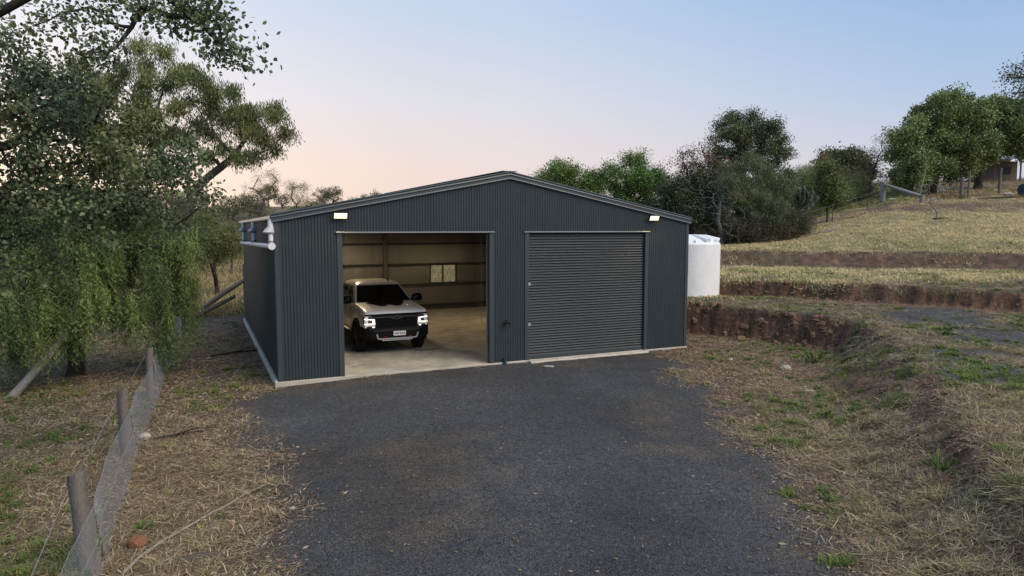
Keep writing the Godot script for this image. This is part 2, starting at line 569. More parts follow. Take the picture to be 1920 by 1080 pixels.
# zone numbers of a place: [gravel 0..1, straw, green, litter, soil, far lawn]
func zone(x: float, d: float) -> Array:
	var q := shed_xy(x, d)
	var gs := drive_side(x, d)
	var n1 := na.get_noise_2d(x * 0.8, d * 0.8)
	var n2 := nb.get_noise_2d(x * 0.8 + 70.0, d * 0.8)
	var gravel := ss(-0.75, 0.65, gs)
	var straw := 0.0
	var green := 0.0
	var litter := 0.0
	var soil := 0.0
	var lawn := 0.0
	var t := bank_t(x, d)
	if t >= 1.0:
		var s2 := (x - 8.64) * 0.529 + (d - 27.6) * 0.849
		var s3 := (x - 11.0) * 0.334 + (d - 35.2) * 0.943
		if s3 > 2.5:
			lawn = 1.0
			green = ss(0.2, 0.6, n1) * 0.25 + 0.35 * ss(4.0, 0.5, absf(s3 - 4.5)) * ss(-0.1, 0.4, n2)
			straw = 0.6 + 0.4 * n2
			var strip := ss(16.0, 18.5, s3 + 2.0 * n1) * ss(25.0, 22.0, s3 + 2.0 * n1)
			soil = strip * 0.85
			if s3 > 23.0:
				straw = 0.55
				green = 0.4 + 0.3 * n1
				if x / d > 0.575:
					green = 0.08
					soil = 0.55 + 0.6 * n2
		elif s2 > 0.4:
			straw = 0.5 + 1.1 * n2
			green = 0.55 * ss(-0.15, 0.25, n1)
			soil = 0.35 - 0.9 * n2
			if s3 > -0.6:
				soil = 0.9 * ss(-0.7, 0.1, n2 + 0.1)
				straw *= 0.4
				green *= 0.5
		elif s2 > -0.5:
			soil = 0.9
			green = 0.35 * ss(0.0, 0.35, n1) * ss(0.2, -0.3, s2)
		else:
			gravel = 0.9 * ss(-0.02, 0.22, n1 * 0.8 + 0.4 * ss(3.2, 0.8, absf(x - 12.6 - (d - 17.0) * 0.3)) * ss(12.5, 15.0, d) - 0.12)
			green = ss(-0.08, 0.22, n2) * (1.0 - 0.7 * gravel)
			straw = 0.65 - 0.4 * gravel
			green = maxf(green, 0.9 * ss(2.6, 0.6, Vector2(x, d).distance_to(Vector2(10.6, 12.6))) + 0.5 * ss(1.6, 0.3, absf(x - 10.9 + (20.0 - d) * 0.25)) * ss(-0.1, 0.2, n1))
			litter = 0.15
	elif t > 0.02:
		var steep := ss(1.1, 0.6, _width(x, d))
		soil = lerpf(maxf(0.4 + 0.6 * n1, ss(0.5, 0.66, t) * ss(1.0, 0.95, t) * clampf(0.75 + 1.6 * n2, 0.0, 1.0) * ss(21.0, 12.0, d)), 1.0, steep)
		straw = lerpf(0.75, 0.1, steep)
		green = lerpf(ss(-0.16, 0.12, n1 - 0.4 * n2), 0.08, steep) * (1.0 - 0.85 * ss(0.45, 0.85, soil))
		straw *= 1.0 - 0.93 * ss(0.45, 0.8, soil)
	elif q.x < -2.95:
		green = 0.2 + 0.8 * ss(-0.2, 0.25, n1)
		straw = 0.45 - 0.25 * n1
		litter = 0.35 + 0.5 * ss(11.0, 17.0, d)
		if d > 30.0:
			straw = 1.0
			green = 0.25 + 0.3 * n1
			lawn = 1.0
			litter = 0.0
	elif q.x < 0.0 and q.y > -1.5:
		soil = 0.6 * ss(-1.6, -0.1, q.x)
		green = 0.35 * ss(-0.2, 0.3, n1)
		litter = 0.5
		straw = 0.25
		if d > 30.0:
			straw = 0.8
			green = 0.3
			lawn = 1.0
			soil = 0.2
	elif x < 0.0:
		straw = 0.75 + 0.35 * n2
		litter = 0.6
		green = 0.12 * ss(0.15, 0.4, n1)
	else:
		straw = 0.4 + 0.9 * n2
		soil = 0.62 - 1.0 * n2
		litter = 0.35
		green = 0.6 * ss(0.0, 0.28, n1 + 0.12 * ss(12.0, 7.0, d))
	if t < 1.0:
		green *= 1.0 - gravel
	if d > 90.0:
		lawn = 1.0
		straw = 1.0
		green = 0.25 + 0.3 * n1
	return [clampf(gravel, 0, 1), clampf(straw, 0, 1), clampf(green, 0, 1), clampf(litter, 0, 1), clampf(soil, 0, 1), lawn]

func _width(x: float, d: float) -> float:
	if d > 20.2 and x < 11.0:
		return 0.5
	return 1.6

func mixc(a: Vector3, b: Vector3, t: float) -> Vector3:
	return a.lerp(b, clampf(t, 0.0, 1.0))

func ground_color(x: float, d: float) -> Color:
	var z := zone(x, d)
	var n3 := nb.get_noise_2d(x * 3.0 + 11.0, d * 3.0)
	var n4 := na.get_noise_2d(x * 0.35 + 5.0, d * 0.35)
	var c := Vector3(0.15, 0.112, 0.08)
	c = mixc(c, Vector3(0.28, 0.215, 0.125), z[1] * 0.75 + 0.3 * n3)
	if z[5] > 0.5:
		c = mixc(Vector3(0.56, 0.47, 0.26), Vector3(0.34, 0.29, 0.2), 0.5 + 1.2 * nb.get_noise_2d(x * 0.35, d * 0.9) + 0.3 * n3 - z[1] * 0.2)
		if x < 0.0:
			c = Vector3(0.4, 0.32, 0.19)
	c = mixc(c, Vector3(0.26, 0.145, 0.092) * (1.0 + 0.8 * n3), z[4])
	c = mixc(c, Vector3(0.14, 0.175, 0.055), z[2] * (0.8 + 0.4 * n3))
	c = mixc(c, Vector3(0.105, 0.11, 0.12), z[0] * (0.9 if bank_t(x, d) >= 1.0 else 0.75))
	c *= 1.0 + 0.22 * n4 + 0.18 * n3
	return Color(c.x, c.y, c.z)

func gravel_color(x: float, d: float) -> Color:
	var n3 := nb.get_noise_2d(x * 2.0 + 30.0, d * 2.0)
	var n4 := na.get_noise_2d(x * 0.5 + 50.0, d * 0.5)
	var c := Vector3(0.09, 0.094, 0.102)
	var edge := drive_side(x, d)
	c = mixc(c, Vector3(0.14, 0.112, 0.085), 1.6 * n4 + 0.6 * n3)
	c = mixc(c, Vector3(0.165, 0.127, 0.09), ss(0.9, 0.0, edge) * (0.6 + n3))
	c *= 1.0 + 0.2 * n3 + 0.4 * na.get_noise_2d(x * 0.9 + 90.0, d * 0.5)
	return Color(c.x, c.y, c.z)

var gx := PackedFloat64Array()
var gd := PackedFloat64Array()
var gh := PackedFloat32Array()
const X0 := -16.0
const D0 := 3.0
const STEP := 0.1
var ix0 := 0
var id0 := 0

func hg(x: float, d: float) -> float:
	var fx := (x - X0) / STEP
	var fd := (d - D0) / STEP
	if fx < 0.0 or fd < 0.0 or fx > 359.0 or fd > 269.0:
		return ht(x, d)
	var i := int(fx) + ix0
	var j := int(fd) + id0
	var w := gx.size()
	var u := fx - int(fx)
	var v := fd - int(fd)
	return lerpf(lerpf(gh[j * w + i], gh[j * w + i + 1], u), lerpf(gh[(j + 1) * w + i], gh[(j + 1) * w + i + 1], u), v)

func axis_steps(lo: float, a: float, b: float, hi: float) -> PackedFloat64Array:
	var left := []
	var s := STEP
	var p := a
	while p > lo:
		s = minf(s * 1.09, 14.0)
		p -= s
		left.push_front(p)
	var out := PackedFloat64Array(left)
	for k in int(round((b - a) / STEP)) + 1:
		out.append(a + k * STEP)
	s = STEP
	p = b
	while p < hi:
		s = minf(s * 1.07, 14.0)
		p += s
		out.append(p)
	return out

func build_ground() -> void:
	for p in CREST:
		crest_poly.append(Vector2(p[0], p[1]))
	crest_poly.append_array([Vector2(700, -12), Vector2(700, 700), Vector2(-7, 700)])
	var fr := from_shed(0.0, 0.35)
	var fe := from_shed(11.2, 0.3)
	for p in [[-1.9, -12.0], [-2.5, 5.0], [-3.0, 7.4], [-3.4, 8.4], [-3.65, 9.6], [-4.7, 11.5], [-5.9, 13.6], [-6.3, 15.0], [fr.x, fr.y], [fe.x, fe.y], [4.7, 19.0], [4.5, 16.5], [4.4, 13.2], [4.35, 11.0], [4.15, 8.9], [3.9, 7.25], [3.75, 5.0], [3.5, -12.0]]:
		drive_poly.append(Vector2(p[0], p[1]))
	gx = axis_steps(-620.0, X0, 20.0, 620.0)
	gd = axis_steps(-40.0, D0, 30.0, 640.0)
	ix0 = gx.find(X0)
	id0 = gd.find(D0)
	var w := gx.size()
	var h := gd.size()
	gh.resize(w * h)
	for j in h:
		for i in w:
			gh[j * w + i] = ht(gx[i], gd[j])
	var mg := MB.new()
	var md := MB.new()
	var at_g := PackedInt32Array()
	var at_d := PackedInt32Array()
	at_g.resize(w * h)
	at_d.resize(w * h)
	at_g.fill(-1)
	at_d.fill(-1)
	var side := PackedFloat32Array()
	side.resize(w * h)
	for j in h:
		for i in w:
			side[j * w + i] = drive_side(gx[i], gd[j])
	for j in h - 1:
		for i in w - 1:
			var n := [j * w + i, j * w + i + 1, (j + 1) * w + i + 1, (j + 1) * w + i]
			var on := side[n[0]] + side[n[1]] + side[n[2]] + side[n[3]] > 0.0
			var at := at_d if on else at_g
			var mb := md if on else mg
			var ids := []
			for k in n:
				if at[k] < 0:
					var x := gx[k % w]
					var d := gd[k / w]
					mb.cur = gravel_color(x, d) if on else ground_color(x, d)
					at[k] = mb.vert(Vector3(x, gh[k], -d))
				ids.append(at[k])
			if on:
				at_d = at
			else:
				at_g = at
			mb.tri(ids[0], ids[1], ids[2])
			mb.tri(ids[0], ids[2], ids[3])
	tag(put("ground", mg.mesh(), M.ground), "", "", "", "structure")
	tag(put("gravel_driveway", md.mesh(), M.gravel_bed), "", "", "", "structure")

# ------------------------------------------------------------------ sky
func build_sky() -> Sky:
	var az := [0.0, 42.0, 74.0, 120.0, 180.0]
	var el := [0.0, 5.0, 10.0, 17.0, 40.0, 90.0]
	var t := [
		["ffd9b4", "fde2c8", "f0e5e2", "dee2ec", "b8cee8", "90b4de"],
		["f4dcd0", "efe0dc", "dfe0e9", "c4d5ec", "a0c2e6", "90b4de"],
		["dfd2d8", "d0d3e1", "b4c9e5", "97bae3", "86aedf", "90b4de"],
		["c0bfd4", "b9c5de", "a0bce2", "8ab0de", "82a8dc", "90b4de"],
		["b4b4d0", "b8b6d2", "a9bade", "8eb0dc", "82a8dc", "90b4de"],
	]
	var W := 512
	var H := 256
	var im := Image.create(W, H, false, Image.FORMAT_RGBF)
	var sun_az := -42.0
	for j in H:
		var e := 90.0 - (j + 0.5) / H * 180.0
		for i in W:
			var a := (i + 0.5) / W * 360.0
			var da := absf(fposmod(a - sun_az + 180.0, 360.0) - 180.0)
			var ka := 0
			while ka < 3 and da > az[ka + 1]:
				ka += 1
			var ee := maxf(e, 0.0)
			var ke := 0
			while ke < 4 and ee > el[ke + 1]:
				ke += 1
			var u: float = clampf((da - az[ka]) / (az[ka + 1] - az[ka]), 0, 1)
			var v: float = clampf((ee - el[ke]) / (el[ke + 1] - el[ke]), 0, 1)
			var c00 := Color(t[ka][ke]).srgb_to_linear()
			var c10 := Color(t[ka + 1][ke]).srgb_to_linear()
			var c01 := Color(t[ka][ke + 1]).srgb_to_linear()
			var c11 := Color(t[ka + 1][ke + 1]).srgb_to_linear()
			var c := c00.lerp(c10, u).lerp(c01.lerp(c11, u), v)
			c *= 1.0 + 0.45 * pow(clampf(1.0 - da / 38.0, 0.0, 1.0), 1.5) * clampf(1.0 - ee / 30.0, 0.0, 1.0)
			if e < 0.0:
				c = Color(0.2, 0.18, 0.15)
			im.set_pixel(i, j, c)
	var pm := PanoramaSkyMaterial.new()
	pm.panorama = ImageTexture.create_from_image(im)
	var s := Sky.new()
	s.sky_material = pm
	return s

# ------------------------------------------------------------------ shed
func gable(x: float) -> float:
	return EAVE + (RIDGE - EAVE) * (1.0 - absf(x - SW / 2.0) / (SW / 2.0))

func corrugated(mb: MB, x0: float, x1: float, bottom: float, top: float, gabled := false) -> void:
	# ribbed sheet in the xy plane facing +z
	var n := int(ceil((x1 - x0) / 0.076 * 8.0))
	var first := mb.v.size()
	for i in n + 1:
		var x := lerpf(x0, x1, float(i) / n)
		var z := 0.0105 * sin(TAU * x / 0.076)
		mb.vert(Vector3(x, bottom, z))
		mb.vert(Vector3(x, gable(x) if gabled else top, z))
	for i in n:
		var p := first + i * 2
		mb.tri(p, p + 2, p + 3)
		mb.tri(p, p + 3, p + 1)

func build_shed() -> void:
	var o := thing("shed", "large dark grey corrugated steel farm shed with gable roof and two wide doorways", "shed", SHED_AT, SHED_TURN)
	var mb := MB.new()
	mb.box(Vector3(SW / 2, -0.2, -SL / 2), Vector3(SW + 0.1, 0.4, SL + 0.06), Basis.IDENTITY, 0.012)
	var slab := put("floor_slab", mb.mesh(), M.concrete, o)
	mb = MB.new()
	mb.box(Vector3((DC + DD) / 2, -0.13, 0.14), Vector3(DD - DC + 0.02, 0.25, 0.22), Basis.from_euler(Vector3(0.05, 0, 0)), 0.02)
	put("threshold", mb.mesh(), M.concrete_pale, slab)
	mb = MB.new()
	mb.box(Vector3(-0.075, -0.17, -SL / 2 + 0.05), Vector3(0.06, 0.4, SL), Basis.IDENTITY, 0.01)
	put("kerb", mb.mesh(), M.concrete_pale, slab)
	# oil marks on the floor, thin uneven films of dried oil with an outline of their own
	for s in [[4.55, -2.75, 0.3, 0.09], [4.9, -2.85, 0.12, 0.05], [6.6, -6.3, 0.35, 0.05], [5.2, -7.2, 0.4, 0.06], [2.0, -1.1, 0.14, 0.05]]:
		mb = MB.new()
		var pg := PackedVector2Array()
		for k in 22:
			var r := 1.0 + rng.randf_range(-0.35, 0.3)
			pg.append(Vector2(s[0] + s[2] * r * cos(TAU * k / 22), -(s[1] + s[3] * r * sin(TAU * k / 22))))
		mb.prism(pg, 0.0, 0.003, Transform3D(Basis(Vector3.RIGHT, Vector3.FORWARD, Vector3.UP), Vector3.ZERO))
		put("oil_stain", mb.mesh(), M.oil, slab)
	# cladding
	mb = MB.new()
	corrugated(mb, 0.0, DA, -0.03, 0, true)
	corrugated(mb, DA, DB, DOOR, 0, true)
	corrugated(mb, DB, DC, -0.03, 0, true)
	corrugated(mb, DC, DD, DOOR, 0, true)
	corrugated(mb, DD, SW / 2 * 2, -0.03, 0, true)
	put("front_wall", mb.mesh(), M.sheet, o)
	mb = MB.new()
	corrugated(mb, 0.0, 7.95, -0.03, 0, true)
	corrugated(mb, 7.95, 9.2, -0.03, 1.22)
	corrugated(mb, 7.95, 9.2, 2.06, 0, true)
	corrugated(mb, 9.2, SW, -0.03, 0, true)
	put("rear_wall", mb.mesh(), M.sheet, o, Vector3(0, 0, -SL))
	for side in [0, 1]:
		mb = MB.new()
		corrugated(mb, 0.0, SL, -0.03, EAVE)
		var w := put("side_wall", mb.mesh(), M.sheet, o, Vector3(0, 0, 0) if side == 1 else Vector3(0, 0, -SL))
		w.rotation.y = PI / 2 if side == 1 else -PI / 2
		if side == 1:
			w.position = Vector3(SW, 0, 0)
		else:
			w.position = Vector3(0, 0, -SL)
	# roof
	var ang := atan2(RIDGE - EAVE, SW / 2)
	for side in [-1.0, 1.0]:
		mb = MB.new()
		var half := SW / 2 / cos(ang) + 0.07
		var n := int((SL + 0.12) / 0.076 * 6)
		for i in n + 1:
			var z := 0.06 - (SL + 0.12) * i / n
			var up := 0.03 + 0.009 * sin(TAU * z / 0.076)
			mb.vert(Vector3(0, up, z))
			mb.vert(Vector3(half, up, z))
		for i in n:
			mb.tri(i * 2, i * 2 + 1, i * 2 + 3)
			mb.tri(i * 2, i * 2 + 3, i * 2 + 2)
		var r := put("roof", mb.mesh(), M.sheet, o, Vector3(SW / 2, RIDGE + 0.02, 0))
		r.rotation.z = -ang
		if side < 0:
			r.rotation = Vector3(0, PI, ang)
			r.basis = Basis(Vector3.UP, PI) * Basis(Vector3.BACK, -ang)
			r.position = Vector3(SW / 2, RIDGE + 0.02, -SL)
	# stepped capping along the front gable
	for side in [-1.0, 1.0]:
		mb = MB.new()
		var prof := PackedVector2Array([Vector2(-0.06, 0.075), Vector2(0.055, 0.085), Vector2(0.075, 0.06), Vector2(0.06, 0.025), Vector2(0.075, -0.005), Vector2(0.06, -0.035), Vector2(0.06, -0.085), Vector2(0.075, -0.115), Vector2(0.02, -0.118), Vector2(0.02, 0.045), Vector2(-0.06, 0.055)])
		var along := Vector3(side * cos(ang), -sin(ang), 0)
		var upv := Vector3(side * sin(ang), cos(ang), 0)
		var tf := Transform3D(Basis(Vector3(0, 0, 1), upv, along) if side < 0 else Basis(Vector3(0, 0, 1), upv, along), Vector3(SW / 2, RIDGE, 0))
		mb.prism(prof, 0.0, SW / 2 / cos(ang) + 0.09, tf)
		if side > 0:
			mb.f.reverse()
		var cap := put("gable_capping", mb.mesh(), M.trim, o)
		mb = MB.new()
		mb.bar(Vector3(SW / 2, RIDGE + 0.07, 0.02), Vector3(SW / 2 + side * (SW / 2 + 0.06), EAVE + 0.06, 0.02), 0.09, 0.03, 0.01)
		put("roll_edge", mb.mesh(), M.trim, cap)
	mb = MB.new()
	for side in [-1.0, 1.0]:
		mb.bar(Vector3(SW / 2 + side * 0.1, RIDGE + 0.085, 0.05), Vector3(SW / 2 + side * 0.1, RIDGE + 0.085, -SL), 0.26, 0.012)
	put("ridge_cap", mb.mesh(), M.trim, o)
	# corner and door flashings
	for x in [-0.012, SW + 0.012]:
		mb = MB.new()
		mb.box(Vector3(x + (0.04 if x < 1 else -0.04), (EAVE - 0.1) / 2 - 0.02, 0.0), Vector3(0.11, EAVE - 0.08, 0.035), Basis.IDENTITY, 0.006)
		mb.box(Vector3(x, (EAVE - 0.1) / 2 - 0.02, -0.045), Vector3(0.035, EAVE - 0.082, 0.07), Basis.IDENTITY, 0.006)
		put("corner_flashing", mb.mesh(), M.trim, o)
	for x in [DA, DB, DC, DD]:
		mb = MB.new()
		var s := 1.0 if x in [DA, DC] else -1.0
		mb.box(Vector3(x - s * 0.035, DOOR / 2, -0.055), Vector3(0.13, DOOR + 0.02, 0.15), Basis.IDENTITY, 0.006)
		put("door_jamb", mb.mesh(), M.trim, o)
	for e in [[DA, DB], [DC, DD]]:
		mb = MB.new()
		mb.box(Vector3((e[0] + e[1]) / 2, DOOR + 0.012, 0.025), Vector3(e[1] - e[0] + 0.26, 0.035, 0.06), Basis.IDENTITY, 0.008)
		put("door_head", mb.mesh(), M.galv, o)
	# closed roller door
	var door := Node3D.new()
	door.name = "roller_door"
	o.add_child(door)
	door.set_meta("label", "closed dark grey ribbed roller door")
	mb = MB.new()
	var rows := 46 * 8
	var first := 0
	for i in rows + 1:
		var y := 0.09 + (DOOR - 0.05) * i / rows
		var ph := fposmod(float(i) / 8.0, 1.0)
		var z := -0.06 + 0.016 * clampf(1.8 * sin(TAU * ph), -1.0, 1.0)
		mb.vert(Vector3(DC + 0.02, y, z))
		mb.vert(Vector3(DD - 0.02, y, z))
	for i in rows:
		mb.tri(i * 2, i * 2 + 1, i * 2 + 3)
		mb.tri(i * 2, i * 2 + 3, i * 2 + 2)
	put("curtain", mb.mesh(), M.curtain, door)
	mb = MB.new()
	mb.box(Vector3((DC + DD) / 2, 0.06, -0.055), Vector3(DD - DC - 0.06, 0.12, 0.05), Basis.IDENTITY, 0.008)
	put("bottom_rail", mb.mesh(), M.curtain, door)
	for y in [1.0, 2.15]:
		mb = MB.new()
		mb.box(Vector3(DC + 0.035, y, 0.0), Vector3(0.07, 0.09, 0.05), Basis.IDENTITY, 0.01)
		mb.box(Vector3(DC + 0.07, y, 0.012), Vector3(0.1, 0.02, 0.02), Basis.IDENTITY, 0.004)
		put("door_latch", mb.mesh(), M.zinc, door)
	# open roller door: rolled curtain above the opening
	mb = MB.new()
	var prof2 := [Vector2(0.0, 0), Vector2(0.27, 0), Vector2(0.27, DB - DA - 0.04), Vector2(0.0, DB - DA - 0.04)]
	mb.lathe(prof2, 28, Transform3D(Basis(Vector3.BACK, -PI / 2), Vector3(DA + 0.02, DOOR + 0.33, -0.42)), true)
	put("rolled_door", mb.mesh(), M.curtain, o)
	mb = MB.new()
	for x in [DA + 0.02, DB - 0.02]:
		mb.box(Vector3(x, DOOR / 2, -0.16), Vector3(0.05, DOOR, 0.06), Basis.IDENTITY, 0.006)
		put("door_guide", mb.mesh(), M.galv, o)
		mb = MB.new()
	mb.tube([Vector3(DB - 0.16, DOOR, -0.3), Vector3(DB - 0.16, 1.1, -0.3), Vector3(DB - 0.13, 1.1, -0.3), Vector3(DB - 0.13, DOOR, -0.3)], [0.004, 0.004, 0.004, 0.004], 5)
	put("door_chain", mb.mesh(), M.steel_mid, o)
	# lining: foil blankets behind frames
	for k in 11:
		var x0 := 0.02 if k == 0 else 0.455 + (k - 1) * 1.215
		var wide := 0.43 if k == 0 else 1.21
		mb = MB.new()
		var us := []
		for i in 7:
			us.append(minf(x0 + wide * i / 6.0, SW - 0.02))
		for e in [7.95, 9.2]:
			if e > x0 + 0.02 and e < x0 + wide - 0.02:
				us.append(e)
		us.sort()
		var cols := us.size() - 1
		var ys := [0.0, 0.4, 0.8, 1.22, 1.64, 2.06, 2.5, 2.95, 3.4, 3.8, 4.4, 99.0]
		for j in ys.size():
			for i in cols + 1:
				var x: float = us[i]
				var y: float = minf(ys[j], gable(x) - 0.05)
				var bow := 0.012 * sin(PI * i / cols) + 0.02 * nb.get_noise_2d(x * 2.0, y * 2.0 + k * 9.0) + 0.006 * (k % 2)
				mb.vert(Vector3(x, y, -SL + 0.06 + bow))
		for j in ys.size() - 1:
			for i in cols:
				var p := j * (cols + 1) + i
				var mid := (mb.v[p] + mb.v[p + cols + 2]) / 2.0
				if mid.x > 7.95 and mid.x < 9.2 and mid.y > 1.22 and mid.y < 2.06:
					continue
				mb.tri(p, p + 1, p + cols + 2)
				mb.tri(p, p + cols + 2, p + cols + 1)
		put("foil_strip", mb.mesh(), M.foil, o)
	mb = MB.new()
	mb.box(Vector3(0.05, EAVE / 2, -SL / 2), Vector3(0.03, EAVE - 0.04, SL - 0.1))
	put("side_lining", mb.mesh(), M.foil, o)
	mb = MB.new()
	mb.box(Vector3(SW - 0.05, EAVE / 2, -SL / 2), Vector3(0.03, EAVE - 0.04, SL - 0.1))
	put("side_lining", mb.mesh(), M.foil, o)
	for side in [-1.0, 1.0]:
		mb = MB.new()
		mb.bar(Vector3(SW / 2 + side * SW / 4, (EAVE + RIDGE) / 2 - 0.08, -0.04), Vector3(SW / 2 + side * SW / 4, (EAVE + RIDGE) / 2 - 0.08, -SL + 0.04), SW / 2 / cos(ang), 0.03)
		var cl := put("ceiling_lining", mb.mesh(), M.foil, o)
		cl.position = Vector3(SW / 2 + side * SW / 4, (EAVE + RIDGE) / 2 - 0.08, 0)
		cl.rotation.z = -side * ang
		var mb2 := MB.new()
		mb2.box(Vector3(0, 0, -SL / 2), Vector3(SW / 2 / cos(ang) - 0.02, 0.03, SL - 0.08))
		cl.mesh = mb2.mesh()
	for e in [[0.03, DA - 0.11, 0.0, 3.9], [DA - 0.1, DB + 0.1, DOOR + 0.03, 4.1], [DB + 0.11, DC - 0.11, 0.0, 4.6], [DC - 0.1, DD + 0.1, DOOR + 0.03, 4.1], [DD + 0.11, SW - 0.03, 0.0, 3.9]]:
		mb = MB.new()
		mb.box(Vector3((e[0] + e[1]) / 2, (e[2] + e[3]) / 2, -0.11), Vector3(e[1] - e[0], e[3] - e[2], 0.02))
		put("front_lining", mb.mesh(), M.foil, o)
	# frame: girts, mullions, portal columns, rafters, purlins
	for y in [0.2, 1.17, 2.1, 3.03, 3.95]:
		mb = MB.new()
		mb.box(Vector3(SW / 2, y, -SL + 0.17), Vector3(SW - 0.16, 0.07 if y > 0.5 else 0.11, 0.15), Basis.IDENTITY, 0.006)
		put("girt", mb.mesh(), M.steel_dark, o)
		if y < 3.9:
			for x in [0.15, SW - 0.15]:
				mb = MB.new()
				mb.box(Vector3(x, y, -SL / 2), Vector3(0.15, 0.07, SL - 0.5), Basis.IDENTITY, 0.006)
				put("girt", mb.mesh(), M.steel_dark, o)
	for x in [5.8]:
		mb = MB.new()
		mb.box(Vector3(x, 2.1, -SL + 0.32), Vector3(0.16, 4.2, 0.16), Basis.IDENTITY, 0.008)
		put("mullion_post", mb.mesh(), M.steel_mid, o)
	for z in [-0.35, -4.4, -8.6, -SL + 0.5]:
		for side in [-1.0, 1.0]:
			mb = MB.new()
			mb.box(Vector3(SW / 2 + side * (SW / 2 - 0.32), 1.86, z), Vector3(0.2, 3.72, 0.1), Basis.IDENTITY, 0.006)
			put("column", mb.mesh(), M.steel_mid, o)
			mb = MB.new()
			mb.bar(Vector3(SW / 2, RIDGE - 0.32, z), Vector3(SW / 2 + side * (SW / 2 - 0.25), EAVE - 0.26, z), 0.08, 0.2, 0.006)
			put("rafter", mb.mesh(), M.steel_mid, o)
	for k in 5:
		for side in [-1.0, 1.0]:
			var x: float = SW / 2 + side * (0.5 + k * 1.25)
			mb = MB.new()
			mb.box(Vector3(x, gable(x) - 0.16, -SL / 2), Vector3(0.06, 0.1, SL - 0.3))
			put("purlin", mb.mesh(), M.steel_dark, o)
	# sliding window in the rear wall
	var win := Node3D.new()
	win.name = "window"
	o.add_child(win)
	for e in [[8.575, 1.225, 1.29, 0.05], [8.575, 2.055, 1.29, 0.05]]:
		mb = MB.new()
		mb.box(Vector3(e[0], e[1], -SL + 0.06), Vector3(e[2], e[3], 0.14), Basis.IDENTITY, 0.005)
		put("frame", mb.mesh(), M.steel_dark, win)
	for x in [7.95, 8.56, 9.2]:
		mb = MB.new()
		mb.box(Vector3(x, 1.64, -SL + 0.06), Vector3(0.05, 0.78, 0.135), Basis.IDENTITY, 0.005)
		put("frame", mb.mesh(), M.steel_dark, win)
	for e in [[7.975, 8.535, -0.012], [8.585, 9.175, 0.012]]:
		mb = MB.new()
		mb.box(Vector3((e[0] + e[1]) / 2, 1.64, -SL + 0.03 + e[2]), Vector3(e[1] - e[0], 0.78, 0.004))
		put("pane", mb.mesh(), M.glass, win)
	# gutter, rain heads and the white pipe along the left wall
	mb = MB.new()
	var gp := PackedVector2Array([Vector2(0, 0), Vector2(-0.11, 0), Vector2(-0.125, 0.03), Vector2(-0.115, 0.1), Vector2(-0.13, 0.115), Vector2(-0.105, 0.115), Vector2(-0.1, 0.02), Vector2(0, 0.02)])
	mb.prism(gp, -SL, 0.05, Transform3D(Basis.IDENTITY, Vector3(-0.012, EAVE - 0.08, 0)))
	put("gutter", mb.mesh(), M.zinc, o)
	mb = MB.new()
	for p in gp.size():
		gp[p].x = -gp[p].x
	mb.prism(gp, -SL, 0.05, Transform3D(Basis.IDENTITY, Vector3(SW + 0.012, EAVE - 0.08, 0)))
	put("gutter", mb.mesh(), M.trim, o)
	for k in 3:
		var z: float = [-0.02, -5.6, -10.8][k]
		var low := 3.3 + 0.012 * z
		mb = MB.new()
		mb.tube([Vector3(-0.1, EAVE - 0.06, z), Vector3(-0.1, 3.72, z)], [0.062, 0.062], 12)
		mb.tube([Vector3(-0.1, 3.64, z), Vector3(-0.1, low, z)], [0.058, 0.058], 12)
		var dp := put("downpipe", mb.mesh(), M.pvc, o)
		mb = MB.new()
		mb.loft([
			_rect(-0.12, 3.58, z, 0.08, 0.07), _rect(-0.15, 3.61, z, 0.12, 0.09), _rect(-0.15, 3.63, z, 0.12, 0.09), _rect(-0.105, 3.76, z, 0.065, 0.065)])
		put("rain_head", mb.mesh(), M.pvc_grey, dp)
		mb = MB.new()
		mb.tube([Vector3(-0.1, low + 0.12, z), Vector3(-0.1, low + 0.02, z)], [0.072, 0.072], 12)
		put("coupling", mb.mesh(), M.galv, dp)
	mb = MB.new()
	mb.tube([Vector3(-0.1, 3.29, 0.1), Vector3(-0.1, 3.13, -SL + 0.5)], [0.065, 0.065], 14)
	var cp := put("collector_pipe", mb.mesh(), M.pvc, o)
	mb = MB.new()
	mb.tube([Vector3(-0.1, 3.29, 0.06), Vector3(-0.1, 3.292, 0.2)], [0.085, 0.085], 16)
	put("end_cap", mb.mesh(), M.pvc, cp)
	# tap and stub pipe on the pier between the doors
	mb = MB.new()
	mb.tube([Vector3(5.98, 1.1, 0.0), Vector3(5.98, 1.1, 0.09)], [0.02, 0.02], 8)
	mb.tube([Vector3(5.92, 1.12, 0.1), Vector3(6.06, 1.11, 0.12), Vector3(6.1, 1.06, 0.12)], [0.035, 0.035, 0.03], 8)
	mb.box(Vector3(5.97, 1.17, 0.1), Vector3(0.06, 0.05, 0.04), Basis.IDENTITY, 0.01)
	put("tap", mb.mesh(), M.black_matt, o)
	mb = MB.new()
	mb.tube([Vector3(5.96, -0.1, 0.07), Vector3(5.96, 0.13, 0.07)], [0.05, 0.05], 10)
	put("stub_pipe", mb.mesh(), M.drum_blue, o)

func _rect(x: float, y: float, z: float, hx: float, hz: float) -> Array:
	return [Vector3(x - hx, y, z + hz), Vector3(x + hx, y, z + hz), Vector3(x + hx, y, z - hz), Vector3(x - hx, y, z - hz)]

